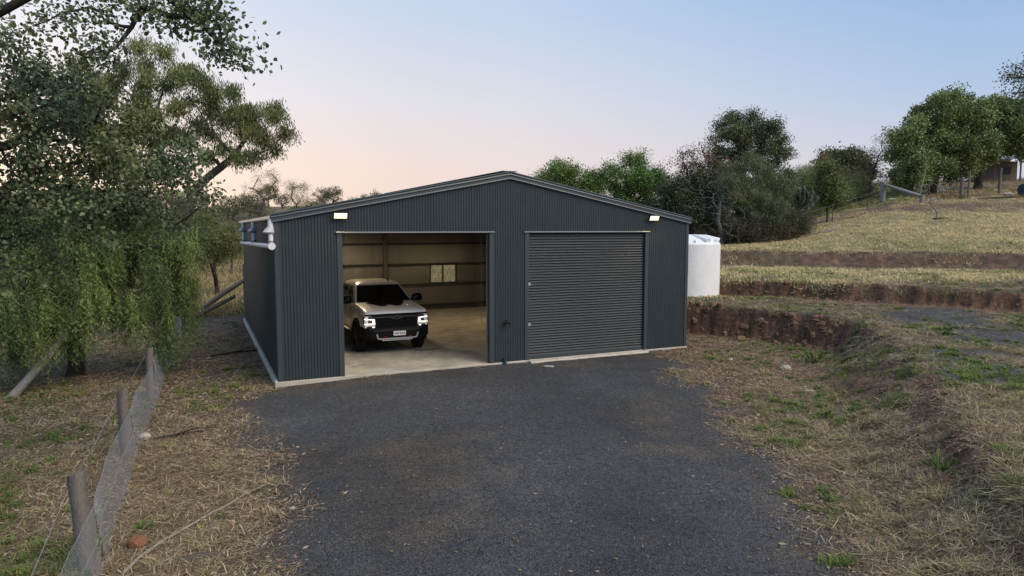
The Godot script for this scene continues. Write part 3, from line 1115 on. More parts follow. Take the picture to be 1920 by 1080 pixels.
func build_lamps() -> void:
	var names := ["lit floodlight above the left end of the open doorway", "lit floodlight near the right end of the closed roller door"]
	for k in 2:
		var lx: float = [1.52, 10.85][k]
		var b := Basis(Vector3.UP, SHED_TURN)
		var o := thing("floodlight", names[k], "floodlight", SHED_AT + b * Vector3(lx, 4.03, 0.03), SHED_TURN, "floodlights on the shed front")
		var mb := MB.new()
		mb.box(Vector3(0, -0.02, 0.04), Vector3(0.04, 0.03, 0.1), Basis.IDENTITY, 0.006)
		put("bracket", mb.mesh(), M.black_matt, o)
		var t := Basis(Vector3.RIGHT, 0.45)
		mb = MB.new()
		mb.box(Vector3(0, 0.0, 0.1), Vector3(0.36, 0.18, 0.05), t, 0.012)
		put("housing", mb.mesh(), M.black_matt, o)
		mb = MB.new()
		mb.box(Vector3(0, -0.0, 0.1) + t * Vector3(0, 0, 0.028), Vector3(0.31, 0.135, 0.008), t, 0.003)
		put("lamp_face", mb.mesh(), M.flood, o)
		var l := AreaLight3D.new()
		l.name = "flood_light"
		o.add_child(l)
		l.area_size = Vector2(0.3, 0.13)
		l.light_color = Color(1.0, 0.86, 0.52)
		l.light_energy = 2.2
		l.shadow_enabled = true
		l.area_range = 30.0
		l.transform = Transform3D(t * Basis(Vector3.UP, PI), Vector3(0, 0.0, 0.1) + t * Vector3(0, 0, 0.04))
	for k in 2:
		_high_bay([Vector3(3.3, 4.15, -8.2), Vector3(8.7, 3.95, -8.2)][k], ["round lit high bay lamp hanging from the shed rafters above the pickup", "round lit high bay lamp hanging above the empty half of the shed"][k], [13.0, 4.5][k])

func _high_bay(at: Vector3, label: String, energy: float) -> void:
	var hb := thing("high_bay_lamp", label, "lamp", SHED_AT + Basis(Vector3.UP, SHED_TURN) * at, SHED_TURN, "high bay lamps in the shed")
	var m := MB.new()
	m.lathe([Vector2(0.2, 0.0), Vector2(0.2, 0.05), Vector2(0.12, 0.07), Vector2(0.1, 0.16), Vector2(0.0, 0.16)], 20)
	m.tube([Vector3(0, 0.14, 0), Vector3(0, 0.4, 0)], [0.012, 0.012], 6)
	put("housing", m.mesh(), M.black_matt, hb)
	m = MB.new()
	m.lathe([Vector2(0.0, -0.01), Vector2(0.17, -0.01), Vector2(0.17, 0.02), Vector2(0.0, 0.02)], 20, Transform3D.IDENTITY, true)
	put("lamp_face", m.mesh(), M.high_bay, hb)
	var ol := SpotLight3D.new()
	ol.name = "high_bay_light"
	hb.add_child(ol)
	ol.position = Vector3(0, -0.03, 0)
	ol.rotation.x = -PI / 2
	ol.spot_angle = 85.0
	ol.spot_angle_attenuation = 0.3
	ol.spot_range = 40.0
	ol.spot_attenuation = 2.0
	ol.light_size = 0.15
	ol.light_color = Color(1.0, 0.88, 0.69)
	ol.light_energy = energy
	ol.shadow_enabled = true

# ------------------------------------------------------------------ pickup
func body_ring(z: float, yb: float, wm: float, ys: float, yt: float, wt: float) -> Array:
	var h := [Vector2(wm - 0.08, yb), Vector2(wm - 0.03, yb + 0.1), Vector2(wm, lerpf(yb, ys, 0.45)), Vector2(wm - 0.005, lerpf(yb, ys, 0.75)), Vector2(wm - 0.02, ys), Vector2(lerpf(wm, wt, 0.5), lerpf(ys, yt, 0.7)), Vector2(wt, yt - 0.012), Vector2(wt * 0.5, yt)]
	var out := []
	for p in h:
		out.append(Vector3(p.x, p.y, z))
	for k in range(h.size() - 1, -1, -1):
		out.append(Vector3(-h[k].x, h[k].y, z))
	return out

func cab_ring(y: float, x: float, zf: float, zr: float, r: float) -> Array:
	var out := []
	for cnr in [[x, zf, 1, 1], [x, zr, 1, -1], [-x, zr, -1, -1], [-x, zf, -1, 1]]:
		var list := []
		for k in 4:
			var a := PI / 2 * k / 3
			list.append(Vector3(cnr[0] - cnr[2] * r * (1 - cos(a)), y, cnr[1] - cnr[3] * r * (1 - sin(a))))
		if cnr[2] * cnr[3] > 0:
			list.reverse()
		out.append_array(list)
	return out

func wheel(parent: Node3D, at: Vector3, s: float) -> void:
	var tf := Transform3D(Basis(Vector3.BACK, -s * PI / 2), at)
	var mb := MB.new()
	mb.lathe([Vector2(0.25, -0.14), Vector2(0.35, -0.145), Vector2(0.41, -0.12), Vector2(0.425, -0.06), Vector2(0.425, 0.06), Vector2(0.41, 0.12), Vector2(0.35, 0.145), Vector2(0.25, 0.14)], 32, tf)
	for k in 30:
		var a := TAU * k / 30
		for e in [-0.075, 0.0, 0.075]:
			var aa := a + (0.1 if e == 0.0 else 0.0)
			mb.box(tf * Vector3(0.425 * cos(aa), e, 0.425 * sin(aa)), Vector3(0.05, 0.06, 0.02), tf.basis * Basis(Vector3.UP, -aa) * Basis(Vector3.BACK, PI / 2) * Basis(Vector3.UP, PI / 2))
	var w := put("wheel", mb.mesh(), M.rubber, parent)
	mb = MB.new()
	mb.lathe([Vector2(0.0, 0.06), Vector2(0.22, 0.05), Vector2(0.25, 0.13), Vector2(0.265, 0.125)], 24, tf)
	mb.lathe([Vector2(0.08, 0.05), Vector2(0.07, 0.12), Vector2(0.0, 0.125)], 12, tf)
	for k in 6:
		var a := TAU * k / 6
		mb.box(tf * Vector3(0.15 * cos(a), 0.085, 0.15 * sin(a)), Vector3(0.2, 0.05, 0.055), tf.basis * Basis(Vector3.UP, -a), 0.012)
	put("rim", mb.mesh(), M.rim, w)

func build_truck() -> void:
	var at := SHED_AT + Basis(Vector3.UP, SHED_TURN) * Vector3(3.58, 0, -3.42)
	var o := thing("pickup_truck", "pale off-white pickup truck with black grille and hood panel parked inside the open doorway", "pickup truck", at, SHED_TURN)
	var mb := MB.new()
	# stations along the body: z, sill, half width, shoulder, top, half width of the top
	var keys := [[-4.85, 0.62, 0.97, 1.34, 1.42, 0.93], [-4.6, 0.55, 1.0, 1.36, 1.43, 0.95], [-3.2, 0.52, 1.01, 1.36, 1.43, 0.95], [-1.0, 0.52, 1.01, 1.32, 1.41, 0.92], [-0.5, 0.54, 1.01, 1.3, 1.41, 0.9], [0.1, 0.56, 1.01, 1.27, 1.38, 0.88], [0.6, 0.6, 1.0, 1.23, 1.335, 0.87], [0.84, 0.66, 0.985, 1.2, 1.3, 0.86], [0.91, 0.7, 0.965, 1.18, 1.265, 0.85], [0.935, 0.72, 0.95, 1.16, 1.22, 0.83]]
	var zs := []
	for k in keys:
		zs.append(k[0])
	for zc in [0.0, -3.75]:
		for k in 15:
			zs.append(zc + 0.52 * cos(PI * k / 14.0))
		zs.append(zc + 0.525)
		zs.append(zc - 0.525)
	zs.sort()
	var rings := []
	for z in zs:
		var i := 0
		while i < keys.size() - 2 and z > keys[i + 1][0]:
			i += 1
		var u: float = clampf((z - keys[i][0]) / (keys[i + 1][0] - keys[i][0]), 0, 1)
		var q := []
		for k in 6:
			q.append(lerpf(keys[i][k], keys[i + 1][k], u))
		for zc in [0.0, -3.75]:
			if absf(z - zc) <= 0.5201:
				q[1] = maxf(q[1], 0.43 + sqrt(maxf(0.0, 0.52 * 0.52 - (z - zc) * (z - zc))))
		rings.append(body_ring(z, q[1], q[2], q[3], q[4], q[5]))
	mb.loft(rings)
	var body := put("body", mb.mesh(), M.paint, o)
	mb = MB.new()
	mb.loft([
		cab_ring(1.36, 0.93, -0.46, -3.27, 0.06), cab_ring(1.42, 0.915, -0.55, -3.25, 0.1), cab_ring(1.65, 0.845, -0.96, -3.18, 0.12), cab_ring(1.88, 0.76, -1.37, -3.05, 0.14),
		cab_ring(1.935, 0.715, -1.46, -3.0, 0.16), cab_ring(1.98, 0.6, -1.62, -2.88, 0.2), cab_ring(2.0, 0.4, -1.85, -2.65, 0.2)])
	var cab := put("cab", mb.mesh(), M.paint, o)
	# glass follows the pillars
	mb = MB.new()
	var zf := func(y: float) -> float: return -0.55 - 1.783 * (y - 1.42)
	var rows := 5
	var cols := 8
	for j in rows + 1:
		var y := lerpf(1.43, 1.885, float(j) / rows)
		var hw := lerpf(0.855, 0.675, float(j) / rows)
		for i in cols + 1:
			var u := lerpf(-1, 1, float(i) / cols)
			mb.vert(Vector3(u * hw, y, zf.call(y) + 0.014 + 0.02 * (1 - u * u)))
	for j in rows:
		for i in cols:
			var p := j * (cols + 1) + i
			mb.tri(p, p + 1, p + cols + 2)
			mb.tri(p, p + cols + 2, p + cols + 1)
	put("windscreen", mb.mesh(), M.tint, cab)
	var xs := func(y: float) -> float: return 0.915 - 0.337 * (y - 1.42) + 0.008
	for s in [-1.0, 1.0]:
		for e in [[-0.82, -1.9, -1.45, -1.9], [-2.0, -2.95, -2.0, -2.88]]:
			mb = MB.new()
			var q := [Vector3(s * xs.call(1.45), 1.45, e[0]), Vector3(s * xs.call(1.45), 1.45, e[1]), Vector3(s * xs.call(1.86), 1.86, e[3]), Vector3(s * xs.call(1.86), 1.86, e[2])]
			mb.out_quad(q[0], q[1], q[2], q[3], Vector3(0, 1.5, -1.9))
			mb.out_quad(q[0] - Vector3(s * 0.02, 0, 0), q[1] - Vector3(s * 0.02, 0, 0), q[2] - Vector3(s * 0.02, 0, 0), q[3] - Vector3(s * 0.02, 0, 0), Vector3(s * 9, 1.5, -1.9))
			put("side_window", mb.mesh(), M.tint, cab)
		mb = MB.new()
		mb.loft([_rect(s * 1.13, 1.38, -0.78, 0.12, 0.05), _rect(s * 1.14, 1.42, -0.78, 0.15, 0.09), _rect(s * 1.13, 1.56, -0.78, 0.15, 0.09), _rect(s * 1.12, 1.62, -0.79, 0.12, 0.05)])
		mb.bar(Vector3(s * 0.88, 1.42, -0.82), Vector3(s * 1.08, 1.45, -0.8), 0.06, 0.06, 0.01)
		var mir := put("mirror", mb.mesh(), M.black_gloss, o)
		mb = MB.new()
		mb.box(Vector3(s * 1.13, 1.5, -0.872), Vector3(0.22, 0.13, 0.004))
		put("mirror_glass", mb.mesh(), M.chrome, mir)
	mb = MB.new()
	mb.loft([_rect(0.42, 1.98, -1.72, 0.02, 0.1), _rect(0.42, 2.05, -1.76, 0.012, 0.05), _rect(0.42, 2.07, -1.8, 0.004, 0.015)])
	put("roof_aerial", mb.mesh(), M.black_gloss, cab)
	# black hood panel, raised scoop
	mb = MB.new()
	var hp := PackedVector2Array([Vector2(-0.52, 0.55), Vector2(-0.58, 0.35), Vector2(-0.4, -0.05), Vector2(-0.32, -0.25), Vector2(-0.14, -0.25), Vector2(-0.07, -0.08), Vector2(0.07, -0.08), Vector2(0.14, -0.25), Vector2(0.32, -0.25), Vector2(0.4, -0.05), Vector2(0.58, 0.35), Vector2(0.52, 0.55)])
	mb.prism(hp, 0.0, 0.03, Transform3D(Basis(Vector3.RIGHT, Vector3(0, 0.06, -0.998), Vector3(0, 0.998, 0.06)), Vector3(0, 1.378, 0.02)))
	put("hood_panel", mb.mesh(), M.black_gloss, body)
	for s in [-1.0, 1.0]:
		mb = MB.new()
		mb.loft([_zrect(s * 0.62, 1.375, -0.42, 0.09, 0.03), _zrect(s * 0.62, 1.35, 0.1, 0.1, 0.035), _zrect(s * 0.62, 1.3, 0.7, 0.06, 0.02)])
		put("hood_ridge", mb.mesh(), M.paint, body)
	# grille with bars
	mb = MB.new()
	mb.box(Vector3(0, 0.93, 0.9), Vector3(1.28, 0.56, 0.12), Basis.IDENTITY, 0.03)
	mb.box(Vector3(0, 1.19, 0.905), Vector3(1.88, 0.05, 0.12), Basis.IDENTITY, 0.015)
	var gr := put("grille", mb.mesh(), M.black_matt, o)
	for j in 5:
		mb = MB.new()
		var y := 1.055 - j * 0.083
		mb.box(Vector3(0, y, 0.965), Vector3(1.2, 0.018, 0.02), Basis.IDENTITY, 0.004)
		for i in 6:
			mb.box(Vector3(-0.48 + i * 0.19 + (0.05 if j % 2 else 0.0), y - 0.035, 0.968), Vector3(0.09, 0.03, 0.018), Basis(Vector3.RIGHT, -0.4), 0.004)
		put("grille_bar", mb.mesh(), M.grille_black, gr)
	mb = MB.new()
	mb.box(Vector3(0, 1.12, 0.965), Vector3(1.24, 0.02, 0.02), Basis.IDENTITY, 0.004)
	mb.box(Vector3(0, 0.68, 0.965), Vector3(1.1, 0.02, 0.03), Basis.IDENTITY, 0.005)
	put("grille_trim", mb.mesh(), M.steel_mid, gr)
	mb = MB.new()
	mb.prism(PackedVector2Array([Vector2(-0.17, -0.03), Vector2(-0.05, -0.03), Vector2(-0.055, -0.05), Vector2(0.035, -0.05), Vector2(0.045, -0.03), Vector2(0.15, -0.03), Vector2(0.17, 0.03), Vector2(0.05, 0.03), Vector2(0.055, 0.05), Vector2(-0.035, 0.05), Vector2(-0.045, 0.03), Vector2(-0.15, 0.03)]), 0.965, 0.985, Transform3D(Basis.IDENTITY, Vector3(0, 1.1, 0)))
	put("emblem_rim", mb.mesh(), M.chrome, gr)
	mb = MB.new()
	mb.prism(PackedVector2Array([Vector2(-0.15, -0.019), Vector2(-0.038, -0.019), Vector2(-0.042, -0.038), Vector2(0.024, -0.038), Vector2(0.034, -0.019), Vector2(0.138, -0.019), Vector2(0.15, 0.019), Vector2(0.038, 0.019), Vector2(0.042, 0.038), Vector2(-0.024, 0.038), Vector2(-0.034, 0.019), Vector2(-0.138, 0.019)]), 0.975, 0.989, Transform3D(Basis.IDENTITY, Vector3(0, 1.1, 0)))
	put("emblem", mb.mesh(), M.black_gloss, gr)
	# headlights: dark housing, white bracket-shaped running lamp
	for s in [-1.0, 1.0]:
		mb = MB.new()
		mb.box(Vector3(s * 0.8, 1.03, 0.87), Vector3(0.36, 0.27, 0.14), Basis(Vector3.UP, s * 0.12), 0.02)
		var h := put("headlight", mb.mesh(), M.lamp_dark, o)
		mb = MB.new()
		var a: float = s * 0.12
		mb.prism(PackedVector2Array([Vector2(s * 0.15, 0.07), Vector2(s * -0.15, 0.05), Vector2(s * -0.165, -0.1), Vector2(s * 0.15, -0.1), Vector2(s * 0.15, -0.082), Vector2(s * -0.09, -0.07), Vector2(s * -0.09, 0.025), Vector2(s * 0.15, 0.05)]), 0.0, 0.012, Transform3D(Basis(Vector3.UP, a), Vector3(s * 0.8, 1.02, 0.87) + Basis(Vector3.UP, a) * Vector3(0, 0, 0.071)))
		put("running_lamp", mb.mesh(), M.drl, h)
		for k in 3:
			mb = MB.new()
			mb.box(Vector3(s * (0.7 + 0.08 * k), 1.12, 0.94 - 0.008 * k), Vector3(0.055, 0.022, 0.012), Basis(Vector3.UP, a), 0.003)
			put("headlight_lens", mb.mesh(), M.chrome, h)
		mb = MB.new()
		mb.box(Vector3(s * 0.7, 0.84, 0.99), Vector3(0.07, 0.025, 0.03), Basis.IDENTITY, 0.004)
		put("fog_lamp", mb.mesh(), M.drl, h)
		var ol := OmniLight3D.new()
		ol.name = "running_lamp_light"
		h.add_child(ol)
		ol.position = Vector3(s * 0.76, 1.02, 1.02)
		ol.light_color = Color(1.0, 0.95, 0.88)
		ol.light_energy = 0.004
		ol.omni_range = 20.0
		ol.omni_attenuation = 2.0
		ol.light_size = 0.06
		ol.shadow_enabled = true
	# bumper, skid bar, hooks, plate
	mb = MB.new()
	mb.loft([_zrect(0, 0.68, 0.5, 1.022, 0.2), _zrect(0, 0.67, 0.82, 1.01, 0.22), _zrect(0, 0.65, 0.95, 0.93, 0.21), _zrect(0, 0.62, 1.02, 0.72, 0.14), _zrect(0, 0.61, 1.04, 0.62, 0.1)])
	var bp := put("bumper", mb.mesh(), M.black_matt, o)
	mb = MB.new()
	mb.bar(Vector3(-0.56, 0.49, 1.03), Vector3(0.56, 0.49, 1.03), 0.06, 0.04, 0.012)
	for s in [-1.0, 1.0]:
		mb.bar(Vector3(s * 0.57, 0.48, 1.03), Vector3(s * 0.62, 0.64, 1.03), 0.05, 0.045, 0.01)
	mb.loft([_zrect(0, 0.4, 0.5, 0.3, 0.02), _zrect(0, 0.45, 1.02, 0.46, 0.025)])
	put("skid_bar", mb.mesh(), M.silver, bp)
	for s in [-1.0, 1.0]:
		mb = MB.new()
		mb.bar(Vector3(s * 0.38, 0.55, 1.02), Vector3(s * 0.38, 0.55, 1.09), 0.07, 0.025, 0.006)
		put("tow_hook", mb.mesh(), M.red, bp)
	mb = MB.new()
	mb.box(Vector3(0.06, 0.635, 1.055), Vector3(0.372, 0.134, 0.01), Basis.IDENTITY, 0.003)
	var pl := put("number_plate", mb.mesh(), M.plate, bp)
	var tm := TextMesh.new()
	tm.text = "929·DC4"
	var sf := SystemFont.new()
	sf.font_names = PackedStringArray(["Droid Sans"])
	sf.font_weight = 700
	tm.font = sf
	tm.font_size = 64
	tm.pixel_size = 0.0013
	tm.depth = 0.004
	put("plate_lettering", tm, M.black_matt, pl, Vector3(0.06, 0.633, 1.061))
	# arches, sills, steps, wheels
	for z in [0.0, -3.75]:
		for s in [-1.0, 1.0]:
			mb = MB.new()
			var arc := []
			for k in 13:
				var a := PI * (k / 12.0) * 1.1 - 0.05 * PI
				var c := Vector3(s * 0.985, 0.43 + 0.52 * sin(a), z + 0.52 * cos(a))
				var out := Vector3(0, sin(a), cos(a))
				arc.append([c + out * 0.07, c + out * 0.06 + Vector3(s * 0.05, 0, 0), c - out * 0.015 + Vector3(s * 0.055, 0, 0), c - out * 0.015 - Vector3(s * 0.05, 0, 0)])
			if s < 0:
				for r in arc:
					r.reverse()
			mb.loft(arc)
			put("arch_trim", mb.mesh(), M.black_matt, o)
			wheel(o, Vector3(s * 0.9, 0.425, z), s)
	for s in [-1.0, 1.0]:
		mb = MB.new()
		mb.bar(Vector3(s * 1.02, 0.45, -0.7), Vector3(s * 1.02, 0.45, -3.0), 0.12, 0.06, 0.02)
		put("side_step", mb.mesh(), M.black_matt, o)
		for z in [-1.45, -2.6]:
			mb = MB.new()
			mb.bar(Vector3(s * 1.02, 1.2, z), Vector3(s * 1.02, 1.2, z - 0.2), 0.03, 0.03, 0.01)
			put("door_handle", mb.mesh(), M.black_gloss, o)
		for z in [-0.75, -1.95, -3.05]:
			mb = MB.new()
			mb.box(Vector3(s * 1.004, 0.9, z), Vector3(0.014, 0.7, 0.008))
			put("door_gap", mb.mesh(), M.black_matt, o)
	mb = MB.new()
	mb.box(Vector3(0, 0.5, -1.9), Vector3(1.5, 0.16, 4.8))
	put("chassis", mb.mesh(), M.black_matt, o)
	mb = MB.new()
	mb.box(Vector3(0, 1.432, -4.05), Vector3(1.7, 0.02, 1.5), Basis.IDENTITY, 0.005)
	put("tray_cover", mb.mesh(), M.black_matt, o)
	for s in [-1.0, 1.0]:
		mb = MB.new()
		mb.bar(Vector3(s * 0.1, 1.45, -0.53), Vector3(s * 0.1 + 0.25, 1.475, -0.6), 0.02, 0.02)
		put("wiper", mb.mesh(), M.black_matt, cab)

func _zrect(x: float, y: float, z: float, hx: float, hy: float) -> Array:
	var b := minf(hx, hy) * 0.35
	return [Vector3(x - hx + b, y - hy, z), Vector3(x + hx - b, y - hy, z), Vector3(x + hx, y - hy + b, z), Vector3(x + hx, y + hy - b, z), Vector3(x + hx - b, y + hy, z), Vector3(x - hx + b, y + hy, z), Vector3(x - hx, y + hy - b, z), Vector3(x - hx, y - hy + b, z)]

# ------------------------------------------------------------------ tank
func build_tank() -> void:
	var x := 7.0
	var d := 28.15
	var y := 1.0
	var o := thing("water_tank", "round white plastic water tank with ribbed domed lid behind the shed corner", "water tank", Vector3(x, y, -d))
	var mb := MB.new()
	var r := 1.5
	mb.lathe([Vector2(0, 0.0), Vector2(r - 0.04, 0.0), Vector2(r, 0.05), Vector2(r, 2.05), Vector2(r - 0.012, 2.08), Vector2(r - 0.012, 2.11), Vector2(r - 0.05, 2.15), Vector2(r * 0.78, 2.28), Vector2(r * 0.5, 2.4), Vector2(r * 0.2, 2.47), Vector2(0, 2.48)], 64)
	put("tank_body", mb.mesh(), M.tank, o)
	for k in 8:
		mb = MB.new()
		var a := TAU * (k + 0.35) / 8
		var dir := Vector3(cos(a), 0, sin(a))
		mb.tube([dir * (r * 0.35) + Vector3(0, 2.42, 0), dir * (r * 0.6) + Vector3(0, 2.34, 0), dir * (r * 0.86) + Vector3(0, 2.235, 0), dir * (r - 0.06) + Vector3(0, 2.2, 0)], [0.05, 0.12, 0.13, 0.13], 12)
		put("lid_rib", mb.mesh(), M.tank, o)
	for k in 8:
		mb = MB.new()
		var a := TAU * (k + 0.87) / 8
		mb.box(Vector3(cos(a) * (r - 0.1), 2.19, sin(a) * (r - 0.1)), Vector3(0.12, 0.14, 0.05), Basis(Vector3.UP, -a), 0.015)
		put("lifting_lug", mb.mesh(), M.tank, o)
	mb = MB.new()
	mb.lathe([Vector2(0.42, 2.42), Vector2(0.42, 2.5), Vector2(0.4, 2.53), Vector2(0.0, 2.6)], 24, Transform3D(Basis.IDENTITY, Vector3(-0.2, 0, 0)))
	put("access_lid", mb.mesh(), M.pvc, o)
	var p := thing("tank_valve", "short white outlet pipe with black valve standing by the tank foot", "valve", Vector3(5.98, ht(5.98, 26.1), -26.1))
	mb = MB.new()
	mb.tube([Vector3(0.05, -0.05, 0), Vector3(0.05, 0.42, 0)], [0.045, 0.045], 10)
	put("pipe", mb.mesh(), M.pvc, p)
	mb = MB.new()
	mb.tube([Vector3(0.05, 0.4, 0), Vector3(0.05, 0.5, 0)], [0.06, 0.05], 10)
	mb.bar(Vector3(-0.12, 0.42, 0), Vector3(0.12, 0.46, 0), 0.05, 0.04, 0.01)
	put("valve_handle", mb.mesh(), M.black_matt, p)

# ------------------------------------------------------------------ left fence
func build_fence() -> void:
	var o := thing("wire_fence", "low fence of weathered timber posts with drooping wire netting along the left yard", "fence")
	var pts := []
	for p in [[-3.1, 3.6], [-4.96, 7.7], [-6.8, 11.8], [-8.45, 15.72], [-9.98, 19.23], [-11.6, 23.2], [-13.2, 27.0]]:
		pts.append(Vector3(p[0], ht(p[0], p[1]), -p[1]))
	var lean := [Vector3(0, 1.2, 0), Vector3(-0.08, 1.2, 0.0), Vector3(-0.02, 1.17, 0.03), Vector3(0.02, 1.2, 0), Vector3(-0.06, 1.1, 0.02), Vector3(0.03, 1.15, 0), Vector3(0, 1.1, 0)]
	for i in pts.size():
		var mb := MB.new()
		var p: Vector3 = pts[i]
		var a: Vector3 = p - lean[i] * 0.12
		var list := []
		var rad := []
		for k in 7:
			list.append(a + (p + lean[i] - a) * k / 6.0 + Vector3(0.008 * sin(k * 1.9 + i), 0, 0.006 * cos(k * 2.3 + i)))
			rad.append((0.098 if i < 3 else 0.085) * (1.0 - 0.02 * k))
		mb.tube(list, rad, 11, true, 0.13, i)
		# split, slanting top
		for k in 11:
			for at in [6 * 11 + k, mb.v.size() - 1 - k]:
				mb.v[at].y += 0.3 * (mb.v[at].x - (p + lean[i]).x)
		put("fence_post", mb.mesh(), M.post_wood, o)
	for i in pts.size() - 1:
		var p: Vector3 = pts[i]
		var q: Vector3 = pts[i + 1]
		var cross := (q - p).cross(Vector3.UP).normalized()
		if cross.x < 0:
			cross = -cross
		var length := Vector2(q.x - p.x, q.z - p.z).length()
		var sheet := func(u: float, v: float) -> Vector3:
			var b := p.lerp(q, u)
			var sag := 4.0 * u * (1.0 - u)
			var side := 0.1 + 0.07 * pow(1.0 - v, 2.0) - 0.12 * sag * v + 0.012 * sin(u * 13.0 + v * 3.0 + i)
			b += cross * side
			b.y = hg(b.x, -b.z) + 0.01 + v * (0.82 - 0.12 * sag) + 0.01 * sin(u * 17.0 + i)
			return b
		var mb := MB.new()
		var n := int(length / 0.055)
		var r := 0.0012
		for s in [1, -1]:
			for k in range(-14, n + 14):
				var list := []
				var rad := []
				for j in 6:
					var v := j / 5.0
					var u: float = (k + s * v * 14.0) / n
					if u < 0.0 or u > 1.0:
						continue
					list.append(sheet.call(u, v))
					rad.append(r)
				if list.size() > 1:
					mb.tube(list, rad, 3, false)
		for v in [0.0, 0.5, 1.0]:
			var list := []
			var rad := []
			for k in 25:
				list.append(sheet.call(k / 24.0, v))
				rad.append(0.0025)
			mb.tube(list, rad, 4, false)
		put("wire_netting", mb.mesh(), M.wire, o)
		mb = MB.new()
		var a: Vector3 = p + lean[i] * 0.86 - cross * 0.09
		var b2: Vector3 = q + lean[i + 1] * 0.86 - cross * 0.09
		mb.tube([a, (a + b2) / 2 - Vector3(0, 0.04, 0), b2], [0.003, 0.003, 0.003], 4, false)
		put("fence_wire", mb.mesh(), M.wire, o)

# ------------------------------------------------------------------ vegetation
var leaf_mesh := {}

func leaf(mb: MB, at: Vector3, along: Vector3, length: float, width: float, shade: float, kind: String) -> void:
	var side := along.cross(Vector3(rng.randf_range(-1, 1), rng.randf_range(-0.4, 1), rng.randf_range(-1, 1))).normalized()
	var nrm := side.cross(along).normalized()
	mb.cur = Color(shade * rng.randf_range(0.9, 1.1), shade, shade * rng.randf_range(0.85, 1.1))
	var fold := nrm * width * 0.18
	var a := at
	var e := at + along * length + nrm * length * rng.randf_range(-0.2, 0.2)
	var k: float = 0.42 if kind == "round" else 0.4
	var m := at + along * length * k
	var i := mb.vert(a)
	mb.vert(m + side * width * 0.5 + fold)
	mb.vert(e)
	mb.vert(m - side * width * 0.5 + fold)
	mb.tri(i, i + 1, i + 2)
	mb.tri(i, i + 2, i + 3)
	if kind == "round":
		var m2 := at + along * length * 0.78
		var j := mb.vert(m + side * width * 0.5 + fold)
		mb.vert(m2 + side * width * 0.36 + fold * 0.5)
		mb.vert(e)
		mb.tri(j, j + 1, j + 2)
		j = mb.vert(m - side * width * 0.5 + fold)
		mb.vert(e)
		mb.vert(m2 - side * width * 0.36 + fold * 0.5)
		mb.tri(j, j + 1, j + 2)

func twig_mesh(kind: String, n: int, length: float, width: float, radius: float) -> ArrayMesh:
	# a spray of separate leaves round a short twig that runs along +y
	var mb := MB.new()
	for k in n:
		var p := Vector3(rng.randfn(0, 0.42), rng.randfn(0, 0.5), rng.randfn(0, 0.42)) * radius
		var dir := Vector3(rng.randf_range(-1, 1), rng.randf_range(-0.7, 0.9), rng.randf_range(-1, 1)).normalized()
		if kind == "lance":
			dir = Vector3(rng.randf_range(-0.55, 0.55), rng.randf_range(-1.0, -0.35), rng.randf_range(-0.55, 0.55)).normalized()
		leaf(mb, p, dir, length * rng.randf_range(0.65, 1.25), width * rng.randf_range(0.75, 1.2), rng.randf_range(0.8, 1.2), kind)
	return mb.mesh()

func strand_mesh(length: float, leaflet: float) -> ArrayMesh:
	# a hanging pepper-tree strand: a thread with leaves of many narrow leaflets
	var mb := MB.new()
	mb.cur = Color(0.9, 0.8, 0.7)
	var list := []
	for k in 6:
		list.append(Vector3(0.05 * sin(k * 1.3), -length * k / 5.0, 0.05 * cos(k * 1.7)))
	mb.tube(list, [0.006, 0.005, 0.004, 0.003, 0.003, 0.002], 3, false)
	var n := int(length / 0.075)
	for k in n:
		var t := (k + 0.5) / n
		var p: Vector3 = list[int(t * 5.0)].lerp(list[mini(int(t * 5.0) + 1, 5)], t * 5.0 - int(t * 5.0))
		var out := Vector3(rng.randf_range(-1, 1), rng.randf_range(-1.3, -0.3), rng.randf_range(-1, 1)).normalized()
		for j in 4:
			var dir := (out + Vector3(rng.randf_range(-0.7, 0.7), rng.randf_range(-0.5, 0.1), rng.randf_range(-0.7, 0.7))).normalized()
			leaf(mb, p + out * leaflet * 0.8 * j * 0.7, dir, leaflet * rng.randf_range(0.7, 1.3), leaflet * 0.27, rng.randf_range(0.7, 1.3), "lance")
	return mb.mesh()

